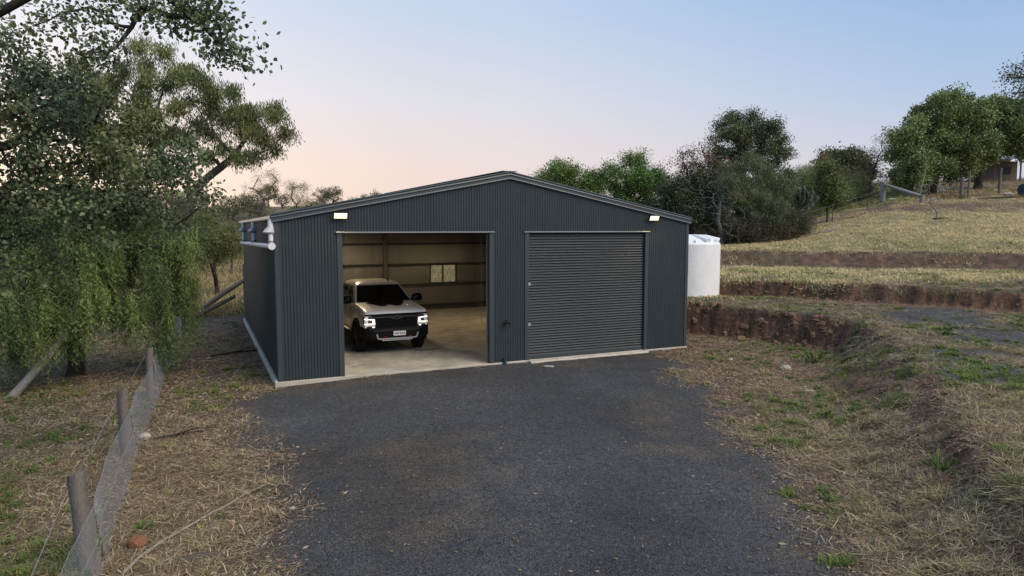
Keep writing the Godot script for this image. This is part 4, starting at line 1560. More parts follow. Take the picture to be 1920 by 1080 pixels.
# branches from a trunk to every tip; returns the trunk mesh
func limbs(trunk: Array, tips: Array, r0: float, r_tip: float, sides := 6, wiggle := 0.18, lift := 0.25, taper := 0.52) -> ArrayMesh:
	var pos := []
	var par := []
	var burden := []
	var paths := []
	var seg := 0.45
	var first := []
	for k in trunk.size() - 1:
		var a: Vector3 = trunk[k]
		var b: Vector3 = trunk[k + 1]
		var n := maxi(1, int(a.distance_to(b) / seg))
		for i in n:
			var p := a.lerp(b, float(i) / n)
			if k > 0 or i > 0:
				p += Vector3(rng.randf_range(-1, 1), 0, rng.randf_range(-1, 1)) * r0 * 0.35
			par.append(pos.size() - 1)
			first.append(pos.size())
			pos.append(p)
			burden.append(0.0)
	par.append(pos.size() - 1)
	first.append(pos.size())
	pos.append(trunk[trunk.size() - 1])
	burden.append(0.0)
	paths.append(first)
	var start_at := int(first.size() * 0.35)
	var order := range(tips.size())
	var top: Vector3 = trunk[trunk.size() - 1]
	order.sort_custom(func(a, b): return (tips[a] as Vector3).distance_squared_to(top) < (tips[b] as Vector3).distance_squared_to(top))
	for o in order:
		var tip: Vector3 = tips[o]
		var best := -1
		var cost := 1e9
		for k in range(start_at, pos.size()):
			var dlt: Vector3 = tip - pos[k]
			var c := dlt.length() + 0.9 * maxf(0.0, -dlt.y) + (0.0 if k < first.size() else 0.12)
			if c < cost:
				cost = c
				best = k
		var from: Vector3 = pos[best]
		var span := from.distance_to(tip)
		var n2 := maxi(2, int(span / seg))
		var chain := [best]
		var bend := Vector3(rng.randf_range(-1, 1), rng.randf_range(-0.3, 1.0) * lift * 4.0, rng.randf_range(-1, 1)) * span * wiggle * 0.6
		var prev := best
		for k in range(1, n2 + 1):
			var t := float(k) / n2
			var p := from.lerp(tip, t) + bend * 4.0 * t * (1.0 - t) * 0.5
			if k < n2:
				p += Vector3(rng.randf_range(-1, 1), rng.randf_range(-1, 1), rng.randf_range(-1, 1)) * seg * wiggle * 0.5
			par.append(prev)
			prev = pos.size()
			chain.append(prev)
			pos.append(p)
			burden.append(0.0)
		paths.append(chain)
		var w := prev
		while w >= 0:
			burden[w] += 1.0
			w = par[w]
	var most := maxf(burden[0], 1.0)
	var mb := MB.new()
	for path in paths:
		var pts := []
		var rad := []
		for i in path.size():
			var k: int = path[i]
			var l: float = burden[k]
			if i == 0 and path != first:
				l = burden[path[1]] * 1.2
			pts.append(pos[k])
			rad.append(maxf(r_tip, r0 * pow(maxf(l, 0.6) / most, taper)))
		if path == first:
			rad[0] *= 1.35
		mb.tube(pts, rad, sides if rad[0] > 0.03 else 4, true, 0.06, path[0])
	return mb.mesh()

func clump_points(envelopes: Array, spacing: float, shell := 0.45) -> Array:
	var out := []
	for e in envelopes:
		var c := Vector3(e[0], e[1], -e[2])
		var dz: float = e[5] if e.size() > 5 else e[3]
		var tries := int(14.0 * (e[3] * e[4] * dz) / pow(spacing, 3.0)) + 20
		for k in tries:
			var u := Vector3(rng.randf_range(-1, 1), rng.randf_range(-1, 1), rng.randf_range(-1, 1))
			var l := u.length()
			if l > 1.0 or l < shell * rng.randf():
				continue
			var p := c + Vector3(u.x * e[3], u.y * e[4], u.z * dz)
			var ok := true
			for q in out:
				if (q as Vector3).distance_squared_to(p) < spacing * spacing:
					ok = false
					break
			if ok:
				out.append(p)
	return out

func tree(called: String, label: String, category: String, trunk: Array, envelopes: Array, o: Dictionary) -> Node3D:
	var base: Vector3 = trunk[0]
	var t := thing(called, label, category, base)
	if o.has("group"):
		t.set_meta("group", o.group)
	var spacing: float = o.get("spacing", 0.8)
	var tips: Array = o.get("tips", []) + clump_points(envelopes, spacing, o.get("shell", 0.5))
	var local_trunk := []
	for p in trunk:
		local_trunk.append(p - base)
	var local_tips := []
	for p in tips:
		local_tips.append(p - base)
	put("trunk", limbs(local_trunk, local_tips, o.get("r", 0.2), o.get("r_tip", 0.012), o.get("sides", 7), o.get("wiggle", 0.18), o.get("lift", 0.25), o.get("taper", 0.52)), M[o.get("bark", "bark")], t)
	if o.get("per", 20) > 0:
		foliage("crown", t, local_tips, base.y, o.get("per", 20), o.get("clump", spacing * 0.62), o)
	return t

func foliage(called: String, t: Node3D, tips: Array, base_y: float, per: int, cr: float, o: Dictionary) -> void:
	var xs := []
	var cs := []
	var c: Color = o.get("color", Color(0.085, 0.11, 0.045))
	var c2: Color = o.get("color2", Color(0.13, 0.14, 0.06))
	for p in tips:
		var tone := rng.randf()
		var hue := c.lerp(c2, clampf(tone * tone + 0.1 * rng.randfn(), 0, 1)) * rng.randf_range(0.72, 1.25)
		var count := int(per * rng.randf_range(0.55, 1.4))
		for k in count:
			var q: Vector3 = p + Vector3(rng.randfn(0, 0.5), rng.randfn(0, 0.4), rng.randfn(0, 0.5)) * cr
			var e := 0.15 if o.get("hang", false) else 1.2
			var b := Basis.from_euler(Vector3(rng.randf_range(-e, e), rng.randf_range(0, TAU), rng.randf_range(-e, e)))
			var s := rng.randf_range(0.6, 1.4)
			if o.has("strand"):
				s = minf(rng.randf_range(0.45, 1.25), maxf(0.25, (q.y - 0.1) / float(o.strand)))
			xs.append(Transform3D(b.scaled(Vector3.ONE * s), q))
			var w := rng.randf_range(0.75, 1.25)
			cs.append(Color(hue.r * w, hue.g * w, hue.b * w))
	many(called, o.leaf, M.leaves, xs, cs, t).set_meta("kind", "stuff")

func ground_point(x: float, d: float, sink := 0.05) -> Vector3:
	return Vector3(x, ht(x, d) - sink, -d)

func build_trees() -> void:
	var round_twig := twig_mesh("round", 20, 0.055, 0.045, 0.19)
	var lance_twig := twig_mesh("lance", 20, 0.16, 0.034, 0.3)
	var broad_twig := twig_mesh("broad", 20, 0.2, 0.12, 0.5)
	var small_twig := twig_mesh("broad", 24, 0.12, 0.06, 0.42)
	var fine_twig := twig_mesh("lance", 26, 0.13, 0.025, 0.4)
	var strand := strand_mesh(0.9, 0.085)
	var far_twig := twig_mesh("broad", 24, 0.32, 0.2, 0.85)
	# nearest gum, trunk beyond the left edge of the frame
	var a := [[-7.3, 5.9, 10.0, 0.85, 0.7, 1.1], [-6.5, 5.07, 10.2, 1.0, 0.75, 1.2], [-5.7, 4.75, 10.4, 0.8, 0.55, 1.0], [-7.2, 4.24, 10.0, 1.1, 0.75, 1.2], [-6.0, 3.95, 10.3, 1.05, 0.5, 1.0], [-4.95, 4.05, 10.3, 0.45, 0.3, 0.6], [-7.6, 3.3, 9.8, 1.0, 0.4, 1.0]]
	var leafy := {"spacing": 0.5, "per": 22, "clump": 0.28, "r": 0.2, "taper": 0.6, "r_tip": 0.005, "leaf": round_twig, "bark": "bark_dark", "shell": 0.2, "color": Color(0.095, 0.14, 0.075), "color2": Color(0.18, 0.205, 0.075), "wiggle": 0.3}
	var gum := tree("round_leaved_gum", "nearest gum tree with rounded dull green leaves hanging in from the left edge", "tree",
		[ground_point(-9.4, 9.6, 0.2), Vector3(-9.3, 1.6, -9.6), Vector3(-8.9, 3.6, -9.7), Vector3(-8.2, 5.0, -9.8)], a, leafy)
	var limb_path := []
	for p in [Vector3(-8.5, 4.9, -9.7), Vector3(-7.6, 5.8, -9.3), Vector3(-6.75, 6.35, -9.0), Vector3(-5.95, 6.75, -9.0), Vector3(-5.2, 6.95, -9.0), Vector3(-4.5, 6.75, -9.0), Vector3(-4.05, 6.4, -9.0), Vector3(-3.75, 6.1, -9.0)]:
		limb_path.append(p - gum.position)
	var limb_tips := []
	for p in [Vector3(-6.4, 6.1, -9), Vector3(-6.1, 6.3, -9), Vector3(-5.09, 6.0, -9), Vector3(-5.2, 5.9, -9), Vector3(-4.6, 6.5, -9), Vector3(-4.3, 6.4, -9), Vector3(-4.1, 6.45, -9), Vector3(-3.95, 6.5, -9), Vector3(-3.62, 6.0, -9), Vector3(-3.48, 5.9, -9), Vector3(-3.72, 5.95, -9), Vector3(-5.6, 5.95, -9), Vector3(-5.75, 6.45, -9), Vector3(-5.2, 6.35, -9), Vector3(-4.8, 6.55, -9), Vector3(-3.72, 6.45, -9), Vector3(-3.78, 6.3, -9), Vector3(-5.0, 6.6, -9.1), Vector3(-5.45, 6.55, -9.1), Vector3(-6.9, 6.0, -9.1), Vector3(-6.6, 6.7, -9.1), Vector3(-7.0, 6.6, -9.2)]:
		limb_tips.append(p - gum.position)
	put("limb", limbs(limb_path, limb_tips, 0.06, 0.005, 7, 0.2, 0.1, 0.6), M.bark_dark, gum)
	foliage("limb_leaves", gum, limb_tips, 0.0, 10, 0.19, leafy)
	# tall gum behind
	var b := [[-13.77, 9.8, 27.0, 1.2, 0.85, 1.6], [-15.7, 8.6, 27.0, 1.9, 1.5, 2.2], [-11.8, 9.1, 27.0, 1.1, 0.8, 1.6], [-10.5, 8.1, 27.0, 1.2, 1.0, 1.6], [-9.2, 7.5, 27.0, 0.7, 0.8, 1.0], [-12.9, 7.9, 27.0, 1.8, 1.0, 2.0], [-11.0, 6.6, 26.6, 1.1, 0.5, 1.2], [-14.8, 6.4, 27.0, 1.3, 1.0, 1.6]]
	tree("tall_gum", "tall gum tree with drooping narrow leaves and forked pale limbs rising behind the pepper tree", "tree",
		[ground_point(-13.6, 27.2, 0.2), Vector3(-13.2, 2.0, -27), Vector3(-12.85, 3.9, -27), Vector3(-12.5, 5.0, -27), Vector3(-11.9, 5.7, -27), Vector3(-10.9, 6.5, -27), Vector3(-10.2, 7.4, -27)], b,
		{"spacing": 0.78, "per": 44, "clump": 0.34, "taper": 0.55, "r": 0.17, "r_tip": 0.01, "leaf": lance_twig, "hang": true, "shell": 0.75, "color": Color(0.13, 0.165, 0.055), "color2": Color(0.2, 0.21, 0.08), "wiggle": 0.22})
	# pepper tree
	var pe := [[-12.6, 3.7, 18.5, 1.6, 1.1, 1.6], [-10.9, 3.9, 18.5, 1.5, 1.0, 1.6], [-9.5, 3.6, 18.8, 0.8, 0.8, 1.0], [-10.3, 2.6, 18.0, 1.4, 1.0, 1.4], [-12.3, 2.3, 18.0, 1.6, 0.9, 1.5], [-9.05, 2.4, 18.6, 0.5, 0.8, 0.7], [-14.2, 3.2, 18.0, 1.0, 1.4, 1.4], [-12.4, 1.6, 17.0, 1.6, 0.6, 1.0], [-10.7, 2.3, 17.6, 0.9, 0.5, 1.0], [-9.1, 1.75, 18.4, 0.4, 0.6, 0.5], [-9.0, 2.9, 18.6, 0.5, 0.7, 0.6], [-12.9, 1.2, 16.6, 0.9, 0.5, 0.6], [-12.0, 1.5, 17.3, 0.9, 0.6, 0.5], [-11.6, 2.6, 17.0, 1.3, 0.9, 0.6], [-9.1, 1.25, 18.4, 0.35, 0.5, 0.4]]
	tree("pepper_tree", "wide weeping pepper tree whose fine green strands hang over the wire fence", "tree",
		[ground_point(-12.2, 18.8, 0.2), Vector3(-12.0, 1.2, -18.8), Vector3(-11.6, 2.4, -18.6), Vector3(-11.2, 3.4, -18.5)], pe,
		{"spacing": 0.62, "per": 36, "clump": 0.38, "r": 0.22, "r_tip": 0.008, "leaf": strand, "hang": true, "shell": 0.3, "bark": "bark_dark", "color": Color(0.095, 0.155, 0.05), "color2": Color(0.19, 0.26, 0.075), "floor": true, "strand": 0.95})
	# pale leaning stem at the left edge
	var leaning := thing("leaning_gum", "pale peeling gum stem leaning out of the grass under the pepper tree", "tree", ground_point(-12.3, 16.4, 0.1))
	put("stem", limbs([Vector3(0, 0, 0), Vector3(0.3, 0.45, -0.2), Vector3(0.75, 1.1, -0.5), Vector3(1.1, 1.9, -0.9)], [Vector3(1.3, 2.6, -1.1), Vector3(1.0, 2.8, -1.2)], 0.1, 0.03, 9, 0.1), M.bark_pale, leaning)
	# far left
	tree("young_gum", "slender young gum tree with open crown on the far slope left of the shed", "tree", [ground_point(-20.4, 55), Vector3(-20.5, 2.5, -55), Vector3(-20.0, 4.6, -55), Vector3(-19.8, 6.0, -55)],
		[[-21.0, 6.0, 55, 1.3, 1.3], [-19.4, 6.8, 55, 1.2, 1.3], [-20.2, 4.9, 55, 1.6, 0.8]], {"spacing": 0.8, "per": 12, "clump": 0.38, "r": 0.14, "r_tip": 0.02, "leaf": fine_twig, "color": Color(0.13, 0.145, 0.065), "color2": Color(0.22, 0.2, 0.08)})
	tree("young_gum", "thin young gum tree just left of the shed roof corner", "tree", [ground_point(-17.3, 55), Vector3(-17.3, 3.0, -55), Vector3(-17.2, 5.6, -55)],
		[[-17.2, 6.2, 55, 0.8, 1.2], [-16.4, 5.2, 55, 0.9, 0.8]], {"spacing": 0.65, "per": 14, "clump": 0.38, "r": 0.1, "r_tip": 0.02, "leaf": fine_twig, "color": Color(0.13, 0.145, 0.065), "color2": Color(0.22, 0.2, 0.08)})
	tree("young_gum", "low bushy young gum tree at the left of the far slope", "tree", [ground_point(-22.6, 55), Vector3(-22.5, 2.0, -55), Vector3(-22.4, 3.6, -55)],
		[[-22.6, 4.6, 55, 1.2, 1.2], [-24.5, 4.2, 56, 1.4, 1.3]], {"spacing": 0.8, "per": 12, "clump": 0.385, "r": 0.1, "r_tip": 0.02, "leaf": fine_twig, "color": Color(0.09, 0.1, 0.045), "color2": Color(0.16, 0.15, 0.06)})
	tree("wattle", "small wattle with olive green crown beside the log stays behind the shed's left wall", "tree", [ground_point(-16.2, 37.5), Vector3(-16.25, 0.6, -37.5)],
		[[-17.2, 3.55, 38, 1.1, 0.9], [-15.7, 3.0, 37.5, 1.0, 0.9], [-16.5, 2.2, 37, 1.2, 0.45]], {"spacing": 0.48, "per": 24, "clump": 0.36, "r": 0.11, "r_tip": 0.014, "leaf": fine_twig, "color": Color(0.12, 0.14, 0.05), "color2": Color(0.18, 0.19, 0.06), "bark": "bark_dark"})
	tree("wattle", "rounded bush between the pepper tree and the far hill", "tree", [ground_point(-20.6, 43), Vector3(-20.6, 0.8, -43)],
		[[-20.9, 3.0, 43, 1.2, 1.1], [-22.8, 2.9, 43, 1.5, 1.3]], {"spacing": 0.6, "per": 28, "clump": 0.45, "r": 0.11, "r_tip": 0.014, "leaf": fine_twig, "color": Color(0.12, 0.14, 0.05), "color2": Color(0.18, 0.19, 0.06)})
	for k in 46:
		var d := rng.randf_range(130, 250)
		var x := rng.randf_range(-0.6, -0.2) * d
		_hill_tree(x, d, far_twig, k)
	# right of the ridge, behind the shed
	tree("broad_tree", "bright green tree showing over the right slope of the shed roof", "tree", [ground_point(8.2, 48), Vector3(8.2, 3.5, -48), Vector3(8.2, 5.2, -48)],
		[[8.15, 7.1, 48, 2.3, 1.45, 2.2], [6.3, 6.7, 48, 1.2, 1.0, 1.4], [9.6, 5.8, 48, 1.3, 1.3, 1.4], [7.6, 5.2, 48, 2.2, 0.9, 1.8]], {"spacing": 0.78, "per": 40, "clump": 0.45, "r": 0.24, "r_tip": 0.02, "leaf": small_twig, "color": Color(0.11, 0.22, 0.045), "color2": Color(0.16, 0.24, 0.06), "shell": 0.7})
	tree("broad_tree", "small bright green tree just right of the shed ridge", "tree", [ground_point(3.6, 48), Vector3(3.6, 3.5, -48), Vector3(3.6, 5.6, -48)],
		[[3.2, 7.3, 48, 1.4, 0.85, 1.4], [4.7, 6.7, 48, 1.0, 0.8, 1.2], [3.4, 6.2, 48, 1.6, 0.7, 1.3]], {"spacing": 0.66, "per": 30, "clump": 0.55, "r": 0.2, "r_tip": 0.02, "leaf": small_twig, "color": Color(0.12, 0.21, 0.045), "color2": Color(0.17, 0.23, 0.06), "shell": 0.7})
	# dark stand right of the shed
	tree("dark_tree", "tallest dark green tree of the stand behind the water tank", "tree", [ground_point(14.9, 46), Vector3(15.0, 4.0, -46), Vector3(15.3, 6.5, -46), Vector3(15.6, 8.4, -46)],
		[[15.4, 10.1, 46, 1.9, 1.1, 1.8], [17.1, 8.9, 46, 1.1, 1.5, 1.4], [13.9, 9.0, 46, 0.8, 1.2, 1.2], [17.6, 7.0, 46, 0.9, 1.2, 1.2], [16.4, 10.0, 46, 1.2, 0.9, 1.4], [15.7, 8.5, 46, 1.5, 1.0, 1.2], [14.6, 7.4, 45.5, 1.4, 0.9, 1.0]], {"spacing": 0.78, "per": 42, "clump": 0.42, "r": 0.24, "r_tip": 0.02, "leaf": small_twig, "color": Color(0.1, 0.14, 0.06), "color2": Color(0.14, 0.155, 0.065), "bark": "bark_dark"})
	tree("rusty_tree", "thin tree with sparse rusty leaves left of the dark stand", "tree", [ground_point(12.9, 45), Vector3(12.9, 4.0, -45), Vector3(12.8, 6.4, -45)],
		[[11.9, 8.1, 45, 1.3, 0.8], [13.1, 7.6, 45, 0.9, 0.9], [12.2, 7.2, 45, 1.2, 0.5]], {"spacing": 0.6, "per": 8, "clump": 0.4, "r": 0.13, "r_tip": 0.014, "leaf": small_twig, "color": Color(0.1, 0.075, 0.04), "color2": Color(0.17, 0.1, 0.05), "bark": "bark_dark"})
	tree("weeping_tree", "rounded grey-green tree in the front of the dark stand", "tree", [ground_point(14.8, 43), Vector3(14.8, 3.8, -43), Vector3(14.7, 5.5, -43)],
		[[14.4, 6.5, 43, 1.8, 1.7, 1.5], [16.2, 5.5, 43, 1.2, 1.8, 1.4], [13.9, 4.8, 43, 1.4, 1.0, 1.2], [15.4, 4.3, 43, 1.6, 0.8, 1.2]], {"spacing": 0.72, "per": 50, "clump": 0.4, "r": 0.2, "r_tip": 0.014, "leaf": fine_twig, "hang": true, "color": Color(0.12, 0.165, 0.08), "color2": Color(0.16, 0.18, 0.075), "bark": "bark_dark", "shell": 0.6})
	tree("dark_shrub", "dark shrubby tree at the left end of the stand by the shed roof", "tree", [ground_point(11.2, 44.5), Vector3(11.2, 3.4, -44.5), Vector3(11.3, 4.5, -44.5)],
		[[11.0, 5.8, 44.5, 1.2, 1.4], [12.3, 6.3, 44.5, 1.0, 1.0], [11.8, 4.6, 44.5, 1.8, 1.0], [10.0, 4.6, 45, 1.2, 1.0]], {"spacing": 0.55, "per": 30, "clump": 0.48, "r": 0.14, "r_tip": 0.014, "leaf": small_twig, "color": Color(0.065, 0.09, 0.045), "color2": Color(0.12, 0.135, 0.06), "bark": "bark_dark"})
	var bare := []
	for k in 190:
		bare.append(Vector3(12.75 + rng.randfn(0, 0.8), 5.7 + rng.randfn(0, 0.95), -42.0 + rng.randfn(0, 0.6)))
	tree("dead_tree", "dead grey leafless tree in front of the dark stand", "tree", [ground_point(12.8, 42), Vector3(12.85, 3.4, -42), Vector3(12.6, 4.2, -42), Vector3(12.7, 5.4, -42)], [], {"tips": bare, "per": 0, "r": 0.12, "taper": 0.66, "r_tip": 0.012, "bark": "bark_grey", "wiggle": 0.2})
	bare = []
	for k in 40:
		bare.append(Vector3(13.6 + rng.randfn(0, 0.9), 3.9 + rng.randfn(0, 0.5), -41.8 + rng.randfn(0, 0.5)))
	tree("dead_shrub", "bare brown thicket of twigs at the foot of the dark stand", "shrub", [ground_point(13.8, 41.8), Vector3(13.8, 2.9, -41.8)], [], {"tips": bare, "per": 0, "r": 0.09, "r_tip": 0.01, "bark": "old_timber", "wiggle": 0.4})
	for e in [[12.1, 43.4, 1.0], [13.2, 42.8, 0.9], [14.4, 42.4, 1.0], [15.6, 42.6, 1.1], [16.7, 43.0, 1.1], [17.7, 43.8, 1.2], [10.2, 44.2, 1.2]]:
		var lab := "low dry brown scrub bush under the dark stand, %s" % ["beside the dead trunk", "left of the bare thicket", "right of the bare thicket", "below the grey-green tree", "below the weeping side of the stand", "at the right end of the stand", "nearest the shed roof"][int([12.1, 13.2, 14.4, 15.6, 16.7, 17.7, 10.2].find(e[0]))]
		var g := ht(e[0], e[1])
		tree("scrub_bush", lab, "bush", [ground_point(e[0], e[1]), Vector3(e[0], g + 0.5, -e[1])], [[e[0], g + 0.75, e[1], 1.0 * e[2], 0.75 * e[2]]],
			{"spacing": 0.42, "per": 24, "clump": 0.36, "r": 0.06, "r_tip": 0.01, "leaf": fine_twig, "color": Color(0.075, 0.065, 0.04), "color2": Color(0.1, 0.1, 0.045), "bark": "old_timber", "group": "scrub bushes under the stand"})
	_cactus()
	tree("sapling", "bright green narrow sapling beside a stake at the lawn's upper left edge", "tree", [ground_point(22.9, 50), Vector3(22.9, 5.2, -50), Vector3(22.8, 6.8, -50)],
		[[22.8, 7.0, 50, 0.75, 1.5], [23.1, 6.0, 50, 0.8, 0.7]], {"spacing": 0.45, "per": 22, "clump": 0.36, "r": 0.06, "r_tip": 0.01, "leaf": small_twig, "color": Color(0.1, 0.14, 0.035), "color2": Color(0.16, 0.19, 0.05), "bark": "bark_dark"})
	tree("thin_gum", "thin tall sapling with few brown leaves behind the green sapling", "tree", [ground_point(25.2, 56), Vector3(25.2, 7.0, -56), Vector3(25.2, 9.2, -56)],
		[[25.1, 8.6, 56, 0.7, 1.3]], {"spacing": 0.55, "per": 7, "clump": 0.36, "r": 0.05, "r_tip": 0.01, "leaf": small_twig, "color": Color(0.13, 0.11, 0.05), "color2": Color(0.2, 0.14, 0.06)})
	tree("domed_tree", "dark dome-shaped tree standing alone on the far crest", "tree", [ground_point(47.8, 100), Vector3(47.8, 10.5, -100)],
		[[47.8, 12.5, 100, 3.3, 2.1], [46.2, 11.6, 100, 2.4, 1.5], [49.4, 11.8, 100, 2.4, 1.6]], {"spacing": 0.95, "per": 26, "clump": 0.75, "r": 0.35, "r_tip": 0.04, "leaf": far_twig, "color": Color(0.085, 0.11, 0.055), "color2": Color(0.15, 0.165, 0.07), "bark": "bark_dark"})
	var soft := [[26.6, 57, 1.3, 1.1, 0], [28.6, 60, 1.5, 1.2, 0], [24.6, 55, 1.0, 0.9, 0], [30.2, 62, 1.7, 1.4, 1], [21.3, 52, 1.1, 1.2, 1], [28.0, 66, 2.2, 1.8, 0]]
	for k in soft.size():
		var e = soft[k]
		var g := ht(e[0], e[1])
		tree("hill_bush", ["pale green bush right of the bright sapling", "broad pale green bush left of the strainer post", "small pale bush behind the bright sapling", "olive brown bush under the thin orange-leaved tree", "olive bush right of the cactus", "large soft green bush behind the fence line"][k], "bush", [ground_point(e[0], e[1]), Vector3(e[0], g + e[3] * 0.8, -e[1])], [[e[0], g + e[3] * 1.2, e[1], e[2], e[3]]],
			{"spacing": 0.6, "per": 26, "clump": 0.5, "r": 0.07, "r_tip": 0.012, "leaf": fine_twig, "color": [Color(0.14, 0.18, 0.06), Color(0.15, 0.14, 0.065)][e[4]], "color2": [Color(0.22, 0.27, 0.08), Color(0.22, 0.19, 0.08)][e[4]], "group": "bushes on the right hillside"})
	tree("thin_gum", "airy thin tree with orange-brown leaves left of the big trees", "tree", [ground_point(33.6, 65), Vector3(33.7, 8.0, -65), Vector3(34.4, 10.6, -65)],
		[[34.1, 10.0, 65, 1.4, 1.3], [33.3, 8.3, 65, 1.7, 1.3], [35.0, 11.4, 65, 0.7, 0.9]], {"spacing": 0.8, "per": 9, "clump": 0.55, "r": 0.13, "r_tip": 0.02, "leaf": small_twig, "color": Color(0.13, 0.1, 0.05), "color2": Color(0.22, 0.15, 0.06)})
	var big := {"spacing": 1.0, "per": 38, "clump": 0.5, "r": 0.33, "r_tip": 0.03, "leaf": broad_twig, "color": Color(0.165, 0.225, 0.08), "color2": Color(0.26, 0.31, 0.1), "shell": 0.75, "bark": "bark_dark"}
	tree("spreading_tree", "left tree of the big leafy group, tall and narrow above the leaning pole", "tree", [ground_point(33.4, 58), Vector3(33.4, 7.6, -58), Vector3(33.3, 9.4, -58)],
		[[33.2, 11.1, 58, 1.4, 2.2], [33.1, 8.9, 58, 1.5, 1.6], [33.6, 7.9, 58, 1.4, 0.7], [36.0, 9.0, 59.5, 1.5, 1.0]], big)
	tree("spreading_tree", "largest round-crowned tree in the middle of the big leafy group", "tree", [ground_point(37.8, 62), Vector3(37.8, 8.6, -62), Vector3(38.4, 10.8, -62)],
		[[38.9, 13.6, 62, 3.3, 2.2, 2.8], [37.2, 11.2, 62, 2.8, 2.4, 2.6], [40.0, 10.6, 62, 2.8, 2.2, 2.6], [38.2, 9.0, 61.4, 2.6, 0.9, 1.6]], big)
	tree("spreading_tree", "right round-crowned tree of the big leafy group, in front of the hut", "tree", [ground_point(45.2, 67), Vector3(45.2, 8.8, -67), Vector3(45.6, 11.0, -67)],
		[[45.6, 13.3, 66, 3.0, 2.6, 2.6], [48.2, 12.2, 66, 2.4, 1.8, 2.2], [44.4, 11.9, 66, 2.4, 1.6, 2.2], [48.6, 13.4, 66, 2.2, 2.2, 2.0]], big)
	tree("branch_tree", "tree beyond the right edge with only one leafy branch in view", "tree", [ground_point(25.6, 32), Vector3(25.6, 6.0, -32), Vector3(25.2, 8.6, -32)],
		[[23.1, 10.75, 32, 0.4, 0.4], [23.25, 10.1, 32, 0.35, 0.4], [24.4, 10.5, 32, 0.8, 0.75], [25.6, 11.0, 32, 1.4, 1.0]], {"spacing": 0.5, "per": 10, "clump": 0.33, "r": 0.18, "r_tip": 0.014, "leaf": small_twig, "color": Color(0.09, 0.12, 0.06), "color2": Color(0.15, 0.165, 0.07), "bark": "bark_dark"})
	bare = []
	for k in 34:
		var a2 := rng.randf() * TAU
		var rr := rng.randf_range(0.3, 1.1)
		bare.append(Vector3(27.8 + rr * cos(a2), ht(27.8, 45) + rng.randf_range(1.0, 2.5), -45 + rr * sin(a2)))
	tree("bare_shrub", "leafless pale shrub on the lawn behind a short red plank", "shrub", [ground_point(27.8, 45), Vector3(27.8, ht(27.8, 45) + 0.4, -45)], [], {"tips": bare, "per": 0, "r": 0.045, "r_tip": 0.014, "bark": "bark_pale", "wiggle": 0.04, "taper": 0.4})

func _hill_tree(x: float, d: float, twig: ArrayMesh, k: int) -> void:
	var g := ht(x, d)
	var s := rng.randf_range(1.6, 3.6)
	tree("hill_tree", "small tree dotted over the distant hill on the left", "tree", [Vector3(x, g - 0.3, -d), Vector3(x, g + s, -d)], [[x, g + s * 1.4, d, s, s * 0.75]],
		{"spacing": 1.5, "per": 7, "clump": 1.1, "r": 0.25, "r_tip": 0.06, "leaf": twig, "color": Color(0.08, 0.085, 0.045), "color2": Color(0.14, 0.12, 0.06), "sides": 5, "group": "trees on the distant hill"})

func _cactus() -> void:
	var o := thing("tree_cactus", "dark tree cactus with branching stubby arms at the right of the stand", "cactus", ground_point(19.9, 48))
	var r2 := RandomNumberGenerator.new()
	r2.seed = 77
	var mb := MB.new()
	mb.tube([Vector3(0, 0, 0), Vector3(0.05, 0.8, 0), Vector3(-0.05, 1.5, 0)], [0.22, 0.2, 0.18], 9)
	put("trunk", mb.mesh(), M.old_timber, o)
	var stack := []
	for k in 6:
		stack.append([Vector3(r2.randf_range(-0.1, 0.1), r2.randf_range(0.9, 1.5), 0), Vector3(r2.randf_range(-1, 1), r2.randf_range(0.3, 0.9), r2.randf_range(-0.6, 0.6)).normalized(), 0])
	while stack.size():
		var s = stack.pop_back()
		var l := r2.randf_range(0.35, 0.6)
		var b: Vector3 = s[0] + s[1] * l
		mb = MB.new()
		mb.tube([s[0], s[0].lerp(b, 0.3), s[0].lerp(b, 0.7), b, b + s[1] * 0.06], [0.07, 0.12, 0.13, 0.1, 0.04], 8)
		put("arm", mb.mesh(), M.cactus, o)
		if s[2] < 3:
			for k in (2 if r2.randf() < 0.75 else 1):
				stack.append([b, (s[1] + Vector3(r2.randf_range(-0.8, 0.8), r2.randf_range(0.2, 0.9), r2.randf_range(-0.7, 0.7))).normalized(), s[2] + 1])

# ------------------------------------------------------------------ ground cover
func stones_patch(n: int, span: float, lo: float, hi: float) -> ArrayMesh:
	var mb := MB.new()
	for k in n:
		var s := lo * pow(hi / lo, pow(rng.randf(), 2.2))
		var g := rng.randf_range(0.4, 1.4) + (0.7 if rng.randf() < 0.12 else 0.0)
		mb.cur = Color(g * rng.randf_range(0.95, 1.08), g, g * rng.randf_range(0.93, 1.08))
		var at := Vector3(rng.randf_range(-0.5, 0.5) * span, s * 0.1, rng.randf_range(-0.5, 0.5) * span)
		var b := Basis.from_euler(Vector3(rng.randf_range(-0.5, 0.5), rng.randf() * TAU, rng.randf_range(-0.5, 0.5)))
		var p := []
		for q in [Vector3(1, 0, 0), Vector3(0, 0, 1), Vector3(-1, 0, 0), Vector3(0, 0, -1), Vector3(0, 0.7, 0), Vector3(0, -0.7, 0)]:
			p.append(at + b * (q * s * rng.randf_range(0.35, 0.7)))
		for i in 4:
			mb.out_tri(p[i], p[(i + 1) % 4], p[4], at)
	return mb.mesh()

